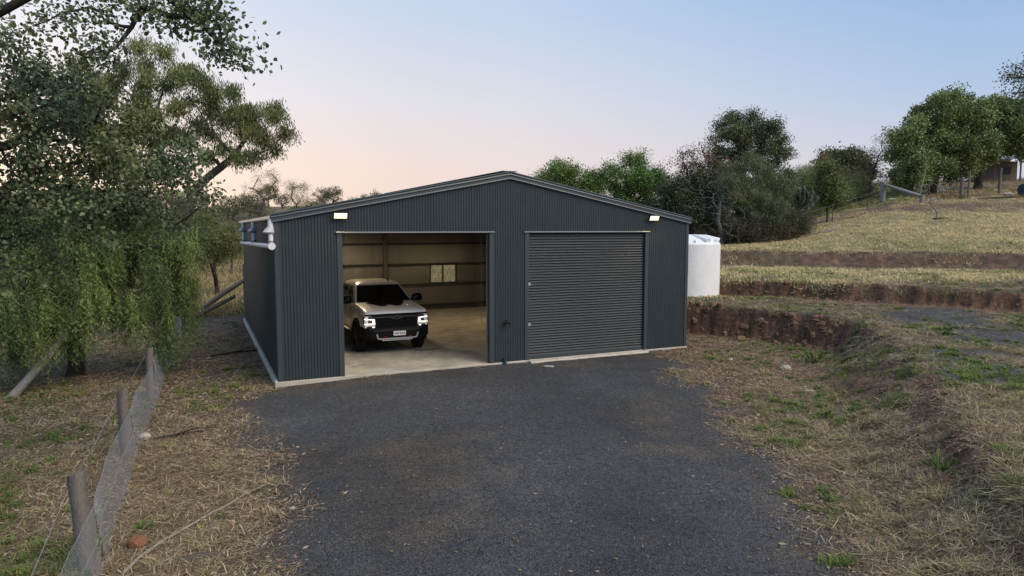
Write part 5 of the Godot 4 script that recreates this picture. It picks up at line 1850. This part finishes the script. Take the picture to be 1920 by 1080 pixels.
func blade_patch(n: int, span: float, lo: float, hi: float, width: float, upright: float, cols: Array) -> ArrayMesh:
	# bent grass blades or fallen straws, each a narrow two-piece ribbon
	var mb := MB.new()
	for k in n:
		var c: Color = cols[rng.randi() % cols.size()]
		var g := rng.randf_range(0.7, 1.3)
		mb.cur = Color(c.r * g, c.g * g, c.b * g)
		var a := rng.randf() * TAU
		var l := rng.randf_range(lo, hi)
		var up := clampf(upright + rng.randf_range(-0.3, 0.3), 0.02, 1.2)
		var dir := Vector3(cos(a), up * 1.4, sin(a)).normalized()
		var p := Vector3(rng.randfn(0, 0.3) * span, 0.004 + (0.02 * rng.randf() if upright < 0.2 else 0.0), rng.randfn(0, 0.3) * span)
		var side := Vector3(-sin(a), rng.randf_range(-0.3, 0.3), cos(a)) * width * 0.5
		var m := p + dir * l * 0.55
		var e := m + (dir + Vector3(rng.randf_range(-0.5, 0.5), -0.5 * up - (0.15 if upright > 0.2 else 0.08), rng.randf_range(-0.5, 0.5))).normalized() * l * 0.45
		e.y = maxf(e.y, 0.003)
		var i := mb.vert(p - side)
		mb.vert(p + side)
		mb.vert(m + side * 0.9)
		mb.vert(m - side * 0.9)
		mb.vert(e)
		mb.tri(i, i + 1, i + 2)
		mb.tri(i, i + 2, i + 3)
		mb.tri(i + 3, i + 2, i + 4)
	return mb.mesh()

func litter_patch(n: int, span: float, size: float, cols: Array) -> ArrayMesh:
	var mb := MB.new()
	for k in n:
		var a := rng.randf() * TAU
		var c: Color = cols[rng.randi() % cols.size()]
		var p := Vector3(rng.randfn(0, 0.3) * span, 0.008 + rng.randf() * 0.015, rng.randfn(0, 0.3) * span)
		leaf(mb, p, Vector3(cos(a), rng.randf_range(-0.1, 0.35), sin(a)).normalized(), size * rng.randf_range(0.6, 1.4), size * rng.randf_range(0.2, 0.5), 1.0, "lance")
		for j in 4:
			mb.c[mb.c.size() - 1 - j] = c * rng.randf_range(0.8, 1.2)
	return mb.mesh()

func scatter(called: String, label: String, cat: String, meshes: Array, m: Material, n: int, d0: float, d1: float, r0: float, r1: float, pick: Callable, s0 := 0.8, s1 := 1.25, flat := false) -> void:
	var xs := []
	var cs := []
	for k in meshes.size():
		xs.append([])
		cs.append([])
	for i in n:
		var d := d0 * pow(d1 / d0, rng.randf())
		var x := rng.randf_range(r0, r1) * d
		var w = pick.call(x, d)
		var c: Color = w[1]
		if rng.randf() > w[0]:
			continue
		var q := shed_xy(x, d)
		if q.x > -0.1 and q.x < SW + 0.1 and q.y > -0.02 and q.y < SL + 0.1:
			continue
		var y := hg(x, d)
		var e := 0.25
		var nrm := Vector3(-(hg(x + e, d) - hg(x - e, d)), 2.0 * e, (hg(x, d + e) - hg(x, d - e))).normalized()
		var side := nrm.cross(Vector3.FORWARD).normalized()
		var b := Basis(side, nrm, side.cross(nrm)) * Basis(Vector3.UP, rng.randf() * TAU)
		var v := rng.randi() % meshes.size()
		var s := rng.randf_range(s0, s1)
		xs[v].append(Transform3D(b.scaled_local(Vector3.ONE * s), Vector3(x, y + (0.002 if flat else -0.004), -d)))
		var g := rng.randf_range(0.85, 1.15)
		cs[v].append(Color(c.r * g, c.g * g, c.b * g))
	var root := thing(called, label, cat)
	root.set_meta("kind", "stuff")
	for v in meshes.size():
		if xs[v].size():
			var o := MultiMeshInstance3D.new()
			var mm := MultiMesh.new()
			mm.transform_format = MultiMesh.TRANSFORM_3D
			mm.use_colors = true
			mm.mesh = meshes[v]
			mm.instance_count = xs[v].size()
			for i in xs[v].size():
				mm.set_instance_transform(i, xs[v][i])
				mm.set_instance_color(i, cs[v][i])
			o.multimesh = mm
			o.material_override = m
			o.name = "patches" if v == 0 else "patches_%03d" % v
			root.add_child(o, true)

func build_cover() -> void:
	var W := Color(1, 1, 1)
	var straw_c := [Color(0.42, 0.32, 0.18), Color(0.32, 0.24, 0.14), Color(0.17, 0.115, 0.07), Color(0.54, 0.44, 0.28), Color(0.23, 0.17, 0.11), Color(0.09, 0.06, 0.04)]
	var grav := [stones_patch(75, 0.5, 0.009, 0.026), stones_patch(64, 0.5, 0.01, 0.032), stones_patch(80, 0.5, 0.008, 0.022)]
	scatter("gravel", "loose dark grey gravel stones spread over the driveway", "gravel", grav, M.stones, 9000, 4.6, 20.0, -0.5, 0.5, func(x, d):
		var g := drive_side(x, d)
		var c := gravel_color(x, d)
		return [ss(-0.7, 0.5, g) * ss(22.0, 9.0, d), c * 1.15])
	scatter("gravel_chips", "scattered pale gravel chips and leaf scraps on the driveway", "gravel", [stones_patch(3, 0.5, 0.014, 0.04), litter_patch(4, 0.5, 0.05, [Color(0.5, 0.4, 0.25), Color(0.4, 0.28, 0.15), Color(0.6, 0.56, 0.45)])], M.stones, 700, 5.0, 20.0, -0.45, 0.45, func(x, d):
		return [0.9 if drive_side(x, d) > 0.0 else 0.0, Color(0.36, 0.34, 0.31) if rng.randf() < 0.7 else Color(0.6, 0.6, 0.58)])
	var straw := [blade_patch(60, 0.5, 0.06, 0.28, 0.006, 0.06, straw_c), blade_patch(60, 0.55, 0.05, 0.22, 0.007, 0.1, straw_c), blade_patch(55, 0.5, 0.08, 0.34, 0.006, 0.04, straw_c)]
	scatter("straw", "matted dry straw and fallen twigs on the bare ground", "straw", straw, M.blades, 22000, 4.6, 30.0, -0.85, 0.85, func(x, d):
		var z := zone(x, d)
		return [z[1] * 0.9 * (1.0 - z[0]) + 0.1 * (1.0 - z[0]) * (1.0 - z[4]), W * lerpf(0.75, 1.1, z[1])], 0.6, 1.3)
	var leaf_c := [Color(0.36, 0.27, 0.17), Color(0.27, 0.17, 0.1), Color(0.42, 0.35, 0.24), Color(0.18, 0.12, 0.08), Color(0.32, 0.29, 0.22)]
	scatter("leaf_litter", "fallen dry gum leaves lying over the yard", "leaf litter", [litter_patch(30, 0.6, 0.065, leaf_c), litter_patch(26, 0.6, 0.08, leaf_c)], M.blades, 12000, 4.6, 26.0, -0.85, 0.6, func(x, d):
		var z := zone(x, d)
		return [z[3] * (1.0 - z[0]), W], 0.7, 1.2)
	scatter("soil_clods", "crumbled red-brown clods over the bare soil and cut faces", "soil clods", [stones_patch(26, 0.5, 0.015, 0.06), stones_patch(22, 0.5, 0.02, 0.09)], M.stones, 9000, 4.8, 34.0, -0.6, 0.85, func(x, d):
		var z := zone(x, d)
		return [clampf(z[4] + 0.12, 0, 1) * (1.0 - z[0]), Color(0.22, 0.14, 0.1)], 0.6, 1.2)
	var green_c := [Color(0.11, 0.22, 0.035), Color(0.16, 0.28, 0.045), Color(0.08, 0.16, 0.03), Color(0.26, 0.28, 0.07)]
	var green := [blade_patch(60, 0.33, 0.05, 0.13, 0.009, 0.7, green_c), blade_patch(66, 0.17, 0.07, 0.2, 0.01, 0.8, green_c)]
	scatter("green_grass", "patches of short green grass in the yard and on the bank", "grass", green, M.blades, 22000, 4.6, 36.0, -0.85, 0.85, func(x, d):
		var z := zone(x, d)
		var q := shed_xy(x, d)
		return [pow(z[2], 1.3) * (0.55 if q.x < -2.9 else 0.9), Color(1.05, 0.95, 0.9) * (0.8 + 0.3 * na.get_noise_2d(x * 2.0, d * 2.0))], 0.5, 1.15)
	var dry_c := [Color(0.45, 0.35, 0.19), Color(0.54, 0.44, 0.25), Color(0.26, 0.2, 0.11), Color(0.32, 0.3, 0.11), Color(0.14, 0.1, 0.06)]
	var dry := [blade_patch(70, 0.2, 0.08, 0.24, 0.009, 0.6, dry_c), blade_patch(60, 0.26, 0.08, 0.3, 0.009, 0.3, dry_c)]
	scatter("dry_grass", "tussocks of dry grass on the bank and yard edges", "grass", dry, M.blades, 15000, 5.0, 32.0, -0.85, 0.85, func(x, d):
		var z := zone(x, d)
		var t := bank_t(x, d)
		var k := 0.16
		if t > 0.05 and t < 1.0:
			k = 0.75
		if t >= 1.0:
			k = 0.4
		return [k * z[1] * (1.0 - z[0]), W], 0.5, 1.1)
	var lawn_c := [Color(0.54, 0.46, 0.27), Color(0.62, 0.54, 0.34), Color(0.38, 0.31, 0.2), Color(0.36, 0.34, 0.17)]
	var lawn := [blade_patch(60, 1.1, 0.06, 0.2, 0.016, 0.6, lawn_c), blade_patch(60, 1.1, 0.06, 0.16, 0.016, 0.5, lawn_c)]
	scatter("dry_lawn", "close dry yellow grass over the sloping lawn on the right", "grass", lawn, M.blades, 24000, 26.0, 70.0, 0.26, 0.8, func(x, d):
		var z := zone(x, d)
		return [z[1] * (1.0 - z[4]) * ss(-0.35, 0.25, nb.get_noise_2d(x * 0.5, d * 1.2) + 0.2 * z[1]), Color(1.2, 1.15, 1.0) if rng.randf() > z[2] else Color(0.5, 0.62, 0.35)], 0.7, 1.2)
	var tall := [blade_patch(36, 1.3, 0.35, 0.95, 0.02, 1.0, dry_c), blade_patch(36, 1.3, 0.3, 0.8, 0.02, 0.8, [Color(0.2, 0.22, 0.08), Color(0.3, 0.27, 0.12), Color(0.38, 0.32, 0.17)])]
	scatter("paddock_grass", "long pale paddock grass behind the shed and over the hillside", "grass", tall, M.blades, 26000, 30.0, 130.0, -0.75, 0.8, func(x, d):
		var q := shed_xy(x, d)
		if bank_t(x, d) > 0.0 and x > 2.0:
			var s3: float = (x - 11.0) * 0.334 + (d - 35.2) * 0.943
			return [(0.8 if x / d < 0.58 else 0.12) * ss(23.0, 27.0, s3), Color(0.75, 0.85, 0.6) if x / d < 0.6 else Color(0.7, 0.62, 0.5)]
		return [ss(0.1, 2.0, q.y - 15.0 + absf(q.x + 3.0) * 0.2) * 0.8 + (0.4 if q.x < -10.0 else 0.0), Color(1.0, 0.97, 0.86)], 0.5, 1.1)

func build_small() -> void:
	# rocks that stand out of the cut face behind the shed corner
	var bank := Node3D.new()
	bank.name = "earth_bank"
	add_child(bank)
	bank.set_meta("kind", "structure")
	var kinds := []
	for k in 8:
		var mb := MB.new()
		mb.blob(Vector3.ZERO, Vector3(1, 0.75, 0.7), rng, 0.22, 7, 5)
		kinds.append(mb.mesh())
	for k in 110:
		var t := rng.randf()
		var p: Vector2
		if t < 0.45:
			p = Vector2(6.2, 25.1).lerp(Vector2(8.7, 22.7), t / 0.45)
		else:
			p = Vector2(8.7, 22.7).lerp(Vector2(10.3, 20.9), (t - 0.45) / 0.55)
		var off := rng.randf_range(0.02, 0.5)
		p += Vector2(-0.68, -0.73) * off
		var o := put("rock", kinds[rng.randi() % 8], [M.stone_brown, M.stone_tan, M.stone_brown, M.stone_tan][rng.randi() % 4], bank)
		var s := 0.14 * pow(3.6, rng.randf())
		o.transform = Transform3D(Basis.from_euler(Vector3(rng.randf_range(-0.5, 0.5), rng.randf() * TAU, rng.randf_range(-0.4, 0.4))).scaled(Vector3.ONE * s), Vector3(p.x, ht(p.x, p.y) - s * 0.08, -p.y))
		o.position += Vector3(0.68, 0, -0.73) * s * 0.22
	for k in 40:
		var x := rng.randf_range(9.0, 20.0)
		var d := 27.6 - (x - 8.64) * 0.623 + rng.randf_range(-0.1, 0.25)
		var o := put("rock", kinds[rng.randi() % 8], M.stone_brown, bank)
		var s := rng.randf_range(0.1, 0.28)
		o.transform = Transform3D(Basis.from_euler(Vector3(rng.randf_range(-0.5, 0.5), rng.randf() * TAU, 0)).scaled(Vector3.ONE * s), Vector3(x, ht(x, d) - s * 0.1, -d))
	# loose things on the ground
	_stone("orange_rock", "rounded orange-brown rock by the nearest fence post", Vector2(-4.72, 8.3), Vector3(0.26, 0.2, 0.22), "stone_red")
	_stone("white_stone", "white stone at the end of a dark branch near the second fence post", Vector2(-6.95, 12.65), Vector3(0.22, 0.15, 0.2), "stone_pale")
	_stone("pale_stone", "flat pale grey stone on the left edge of the gravel", Vector2(-3.05, 9.2), Vector3(0.09, 0.04, 0.08), "stone_pale")
	_stone("white_stone", "white lump on the bare ground below the rocky cut", Vector2(7.3, 18.0), Vector3(0.3, 0.16, 0.14), "stone_pale")
	_stone("white_stone", "small white stone on the grass right of the shed corner", Vector2(6.25, 19.3), Vector3(0.14, 0.09, 0.12), "stone_pale")
	_stone("white_stone", "white scrap on the bare ground at the toe of the bank", Vector2(6.9, 15.6), Vector3(0.3, 0.05, 0.16), "stone_pale")
	_stone("pale_stone", "pale flat stone in front of the closed door", Vector2(1.0, 18.4), Vector3(0.3, 0.05, 0.14), "stone_pale")
	for e in [["pale_boulder", "long pale boulder in the dirt below the hut", 45.2, 59.0, 1.2, 0.4], ["pale_boulder", "pair-end pale boulder just left of the blue drum", 41.0, 57.0, 0.9, 0.35], ["pale_boulder", "small yellowish boulder higher up beside the hut post", 44.2, 63.0, 0.7, 0.3]]:
		_stone(e[0], e[1], Vector2(e[2], e[3]), Vector3(e[4], e[5], 0.5), "stone_pale")
	var mb := MB.new()
	for k in 5:
		mb.box(Vector3(rng.randf_range(-0.7, 0.7), 0.06, rng.randf_range(-0.2, 0.2)), Vector3(0.3, 0.1, 0.2), Basis(Vector3.UP, rng.randf() * 3.0), 0.03)
	tag(put("scrap_heap", mb.mesh(), M.white_scrap, null, ground_point(31.4, 56.0, 0.0)), "small heap of white scraps under the diagonal stay of the strainer post", "scrap")
	# sticks
	var st := thing("fallen_stick", "long pale curved stick lying on the straw at lower left", "stick")
	mb = MB.new()
	var list := []
	var rad := []
	for p in [[-4.47, 7.55], [-4.5, 7.95], [-4.42, 8.35], [-4.28, 8.75], [-4.12, 9.15], [-4.0, 9.3], [-3.9, 9.65], [-3.68, 10.1]]:
		list.append(Vector3(p[0], hg(p[0], p[1]) + 0.05, -p[1]))
		rad.append(0.024 - 0.0016 * list.size())
	mb.tube(list, rad, 7, true, 0.1)
	put("stem", mb.mesh(), M.stick_pale, st)
	mb = MB.new()
	mb.tube([list[4], list[4] + Vector3(0.22, 0.05, -0.02), list[4] + Vector3(0.42, 0.02, -0.12)], [0.008, 0.006, 0.003], 5)
	put("side_twig", mb.mesh(), M.bark_pale, st)
	_branch("dark_branch", "dark forked branch lying beside the white stone", [Vector2(-6.75, 12.6), Vector2(-6.45, 12.7), Vector2(-6.2, 12.85), Vector2(-5.95, 12.9)], 0.035, "bark_dark")
	_branch("thin_branch", "thin dry branch lying along the gravel's upper left edge", [Vector2(-5.3, 13.5), Vector2(-4.95, 13.75), Vector2(-4.6, 13.85)], 0.009, "bark")
	_branch("broken_log", "short broken piece of wood on the straw near the bottom edge", [Vector2(-3.95, 7.8), Vector2(-3.75, 7.85), Vector2(-3.55, 7.95)], 0.05, "bark")
	_branch("fallen_branch", "dark fallen branch under the pepper tree by the fence", [Vector2(-9.2, 20.6), Vector2(-8.6, 20.9), Vector2(-8.0, 21.3)], 0.04, "bark_dark")
	# old strainer post behind the shed with two log stays
	var sp := thing("stay_post", "grey strainer post with two sloping log stays behind the shed's left wall", "fence post", ground_point(-12.3, 31.5, 0.1))
	mb = MB.new()
	mb.tube([Vector3(0, 0, 0), Vector3(0.02, 1.0, 0), Vector3(0, 2.3, 0)], [0.13, 0.12, 0.11], 10, true, 0.1)
	put("post", mb.mesh(), M.post_wood, sp)
	mb = MB.new()
	mb.tube([Vector3(-0.05, 1.55, 0.1), Vector3(-0.9, 1.0, 0.2), Vector3(-2.1, 0.15, 0.3)], [0.09, 0.1, 0.1], 9, true, 0.1, 2)
	put("stay", mb.mesh(), M.post_wood, sp)
	mb = MB.new()
	mb.tube([Vector3(0.0, 0.95, 1.2), Vector3(-0.7, 0.55, 1.5), Vector3(-1.9, -0.1, 2.1)], [0.08, 0.1, 0.11], 9, true, 0.1, 3)
	put("stay", mb.mesh(), M.old_timber, sp)
	# hillside: strainer post with stay, pole, posts
	var s2 := thing("strainer_post", "thick pale strainer post with a long sloping stay to a short post on the hillside", "fence post", ground_point(29.55, 55, 0.1))
	mb = MB.new()
	mb.tube([Vector3(0, 0, 0), Vector3(0.02, 1.8, 0)], [0.2, 0.19], 12, true, 0.06)
	put("post", mb.mesh(), M.bark_pale, s2)
	mb = MB.new()
	var g2 := ht(31.2, 52.6) - ht(29.55, 55)
	mb.tube([Vector3(0.05, 1.6, 0.1), Vector3(1.6, g2 + 0.62, 2.4)], [0.13, 0.15], 10, true, 0.06)
	put("stay", mb.mesh(), M.bark_pale, s2)
	mb = MB.new()
	mb.tube([Vector3(1.68, g2 - 0.1, 2.45), Vector3(1.68, g2 + 0.72, 2.45)], [0.17, 0.16], 10, true, 0.06)
	put("stay_foot", mb.mesh(), M.bark_pale, s2)
	var pole := thing("leaning_pole", "thin pale pole leaning upright beside the strainer post's stay", "pole", ground_point(32.9, 55.8, 0.1))
	mb = MB.new()
	mb.tube([Vector3(0, 0, 0), Vector3(0.5, 2.9, 0)], [0.05, 0.045], 7)
	put("pole", mb.mesh(), M.bark_pale, pole)
	for e in [["round grey fence post below the big trees, left of a thinner one", 35.8, 55.0, 1.75, 0.15], ["thinner grey fence post right of the round one, below the big trees", 36.7, 55.5, 2.3, 0.09], ["yellowish upright post between the hut and the lawn", 42.7, 60.5, 2.3, 0.13]]:
		var f := thing("fence_post", e[0], "fence post", ground_point(e[1], e[2], 0.1), 0, "timber posts on the hillside")
		mb = MB.new()
		mb.tube([Vector3(0, 0, 0), Vector3(0.03, e[3], 0)], [e[4], e[4] * 0.95], 10, true, 0.08)
		put("post", mb.mesh(), M.post_wood, f)
	for e in [["dark steel picket at the right of the pale bushes", 27.1, 52.5], ["dark steel picket beside the bright sapling", 22.6, 48.5], ["dark steel picket at the right edge of the dark stand", 18.6, 45.0]]:
		var f := thing("steel_picket", e[0], "fence picket", ground_point(e[1], e[2], 0.1), 0, "steel pickets on the hillside")
		mb = MB.new()
		mb.box(Vector3(0, 0.75, 0), Vector3(0.05, 1.5, 0.012))
		mb.box(Vector3(0, 0.75, 0.016), Vector3(0.012, 1.5, 0.02))
		put("picket", mb.mesh(), M.old_timber, f)
	var wires := thing("picket_wires", "thin wires strung between the hillside pickets and posts", "fence wire")
	for hgt in [0.5, 0.95, 1.35]:
		mb = MB.new()
		list = []
		rad = []
		for p in [[18.6, 45.0], [22.6, 48.5], [27.1, 52.5], [29.55, 55.0]]:
			list.append(Vector3(p[0], ht(p[0], p[1]) + hgt - 0.1, -p[1]))
			rad.append(0.005)
		mb.tube(list, rad, 4, false)
		put("wire", mb.mesh(), M.wire, wires)
	_log("fallen_log", "weathered log lying at the upper left edge of the lawn", Vector2(19.4, 43.3), Vector2(21.2, 44.6), 0.1, "post_wood")
	_log("fallen_log", "dark half-buried log left of the weathered one at the lawn edge", Vector2(17.8, 42.6), Vector2(20.2, 43.6), 0.09, "old_timber")
	_log("fallen_log", "long dark log in the dirt strip below the fence posts", Vector2(36.2, 53.5), Vector2(40.2, 54.0), 0.09, "bark_dark")
	_log("fallen_log", "pale timber lying on the dirt below the hut steps", Vector2(37.2, 57.6), Vector2(40.4, 58.0), 0.09, "post_wood")
	var pk := thing("red_plank", "short dark red plank lying on the lawn in front of the bare shrub", "plank", ground_point(27.7, 44.2, 0.0), -0.15)
	mb = MB.new()
	mb.box(Vector3(0, 0.06, 0), Vector3(1.15, 0.13, 0.22), Basis(Vector3.BACK, 0.02), 0.015)
	put("plank", mb.mesh(), M.red_timber, pk)
	var dr := thing("blue_drum", "dark blue plastic drum lying on its side at the right edge", "drum", ground_point(41.6, 55.5, 0.02), 0.25)
	mb = MB.new()
	var pf := []
	for e in [[0.0, -0.9], [0.42, -0.9], [0.5, -0.84], [0.52, -0.5], [0.56, -0.46], [0.56, -0.4], [0.52, -0.36], [0.53, 0.0], [0.52, 0.36], [0.56, 0.4], [0.56, 0.46], [0.52, 0.5], [0.5, 0.84], [0.42, 0.9], [0.0, 0.9]]:
		pf.append(Vector2(e[0], e[1]))
	mb.lathe(pf, 28, Transform3D(Basis(Vector3.BACK, -PI / 2), Vector3(0.2, 0.54, 0)))
	put("drum", mb.mesh(), M.drum_blue, dr)
	_hut()
	for e in [["leafy green weed at the toe of the rocky cut", 8.45, 18.9, 0.45], ["green weed at the foot of the bank near the pale litter", 6.2, 13.3, 0.25], ["green weed tuft on the shoulder of the bank", 11.5, 18.0, 0.35], ["bright green tussock on the bench near the right edge", 17.3, 20.6, 0.5], ["dark green weed by the orange rock", -4.85, 8.75, 0.2], ["small green weed on the straw beside the long stick", -3.95, 9.0, 0.14], ["low green weed on the straw behind the long stick", -3.75, 9.8, 0.13], ["tall green weed at the lower right foot of the bank", 6.0, 9.3, 0.34]]:
		var w := thing("weed", e[0], "weed", ground_point(e[1], e[2], 0.01), rng.randf() * TAU, "green weeds")
		mb = MB.new()
		for k in 70:
			var a := rng.randf() * TAU
			var dir := Vector3(cos(a) * 0.8, rng.randf_range(0.2, 1.4), sin(a) * 0.8).normalized()
			leaf(mb, dir * e[3] * rng.randf_range(0.0, 0.7), dir, e[3] * rng.randf_range(0.25, 0.5), e[3] * 0.12, 1.0, "lance")
			var g := rng.randf_range(0.7, 1.3)
			for j in 4:
				mb.c[mb.c.size() - 1 - j] = Color(0.08 * g, 0.135 * g, 0.03 * g)
		put("foliage", mb.mesh(), M.blades, w)

func _stone(called: String, label: String, at: Vector2, size: Vector3, m: String) -> void:
	var mb := MB.new()
	mb.blob(Vector3(0, size.y * 0.32, 0), size, rng, 0.14, 9, 6)
	tag(put(called, mb.mesh(), M[m], null, ground_point(at.x, at.y, 0.0)), label, "stone")

func _branch(called: String, label: String, pts: Array, r: float, m: String) -> void:
	var mb := MB.new()
	var list := []
	var rad := []
	for i in pts.size():
		var p: Vector2 = pts[i]
		list.append(Vector3(p.x, hg(p.x, p.y) + r * 0.8 + 0.02 * (i % 2), -p.y))
		rad.append(r * (1.0 - 0.55 * i / pts.size()))
	mb.tube(list, rad, 8, true, 0.15)
	var o := thing(called, label, "branch")
	put("stem", mb.mesh(), M[m], o)
	if r > 0.02 and r < 0.045:
		mb = MB.new()
		mb.tube([list[1], list[1] + Vector3(0.4, 0.12, -0.1), list[1] + Vector3(0.8, 0.06, -0.35)], [r * 0.6, r * 0.4, r * 0.2], 6, true, 0.1)
		put("side_twig", mb.mesh(), M[m], o)

func _log(called: String, label: String, a: Vector2, b: Vector2, r: float, m: String) -> void:
	var mb := MB.new()
	var p := Vector3(a.x, ht(a.x, a.y) + r * 0.6, -a.y)
	var q := Vector3(b.x, ht(b.x, b.y) + r * 0.6, -b.y)
	mb.tube([p, p.lerp(q, 0.35) + Vector3(0, 0.03, 0), p.lerp(q, 0.7), q], [r, r * 1.05, r * 0.95, r * 0.85], 9, true, 0.1)
	tag(put(called, mb.mesh(), M[m]), label, "log")

func _hut() -> void:
	var g := ht(55.6, 82.0) - 0.7
	var o := thing("hut", "old timber hut with iron roof and open porch half hidden behind the big trees", "hut", Vector3(55.6, g, -82.0), -0.25)
	var mb := MB.new()
	for k in 9:
		mb.box(Vector3(1.9, 0.75 + 0.26 * k, 0), Vector3(3.6, 0.25, 0.06), Basis(Vector3.RIGHT, -0.1), 0.01)
		mb.box(Vector3(0.1, 0.75 + 0.26 * k, -2.0), Vector3(0.06, 0.25, 4.0), Basis(Vector3.BACK, -0.1), 0.01)
		mb.box(Vector3(3.7, 0.75 + 0.26 * k, -2.0), Vector3(0.06, 0.25, 4.0), Basis(Vector3.BACK, 0.1), 0.01)
	mb.box(Vector3(1.9, 1.9, -4.0), Vector3(3.6, 2.5, 0.06))
	put("wall", mb.mesh(), M.board, o)
	mb = MB.new()
	mb.box(Vector3(2.6, 1.9, 0.04), Vector3(0.9, 0.8, 0.05))
	put("window", mb.mesh(), M.black_gloss, o)
	mb = MB.new()
	mb.box(Vector3(0.2, 0.5, -1.4), Vector3(8.0, 0.14, 5.4), Basis.IDENTITY, 0.02)
	put("porch_floor", mb.mesh(), M.old_timber, o)
	for x in [-3.6, -2.6, -1.6, -0.6, 1.0, 3.6]:
		mb = MB.new()
		mb.box(Vector3(x, 1.55, 1.15), Vector3(0.14, 3.1, 0.14), Basis.IDENTITY, 0.01)
		put("porch_post", mb.mesh(), M.old_timber, o)
	mb = MB.new()
	mb.box(Vector3(-1.8, 1.4, 1.15), Vector3(3.6, 0.1, 0.06), Basis.IDENTITY, 0.01)
	put("porch_rail", mb.mesh(), M.old_timber, o)
	for s in [-1.0, 1.0]:
		mb = MB.new()
		mb.box(Vector3(0.2, 3.6, -1.4 + s * 1.7), Vector3(8.6, 0.05, 3.6), Basis(Vector3.RIGHT, s * 0.3))
		put("roof", mb.mesh(), M.iron_roof, o)
	mb = MB.new()
	mb.bar(Vector3(-3.2, 0.55, 1.3), Vector3(-4.6, -0.3, 3.2), 0.9, 0.06)
	put("ramp", mb.mesh(), M.old_timber, o)

# ------------------------------------------------------------------
func _ready() -> void:
	var cam := Camera3D.new()
	cam.name = "camera"
	cam.fov = 45.65
	cam.near = 0.1
	cam.far = 3000.0
	cam.position = Vector3(0, 3.71, 0)
	cam.rotation_degrees = Vector3(-4.97, 0, 0)
	add_child(cam)
	cam.current = true
	var we := WorldEnvironment.new()
	we.name = "world_environment"
	var env := Environment.new()
	env.background_mode = Environment.BG_SKY
	env.sky = build_sky()
	env.background_energy_multiplier = 1.0
	env.tonemap_mode = Environment.TONE_MAPPER_LINEAR
	env.tonemap_exposure = 1.0
	env.sdfgi_enabled = true
	env.ssao_enabled = true
	env.ssil_enabled = true
	we.environment = env
	add_child(we)
	var sun := DirectionalLight3D.new()
	sun.name = "sun"
	sun.light_color = Color(1.0, 0.93, 0.82)
	sun.light_energy = 1.1
	sun.light_angular_distance = 45.0
	sun.shadow_enabled = true
	sun.rotation_degrees = Vector3(-42.0, 56.0, 0)
	add_child(sun)
	rng.seed = 20
	na.seed = 5
	na.frequency = 0.25
	na.fractal_octaves = 3
	nb.seed = 8
	nb.frequency = 0.6
	nb.fractal_octaves = 3
	nc.seed = 3
	make_materials()
	build_ground()
	build_shed()
	build_lamps()
	build_truck()
	build_tank()
	build_fence()
	build_trees()
	build_cover()
	build_small()
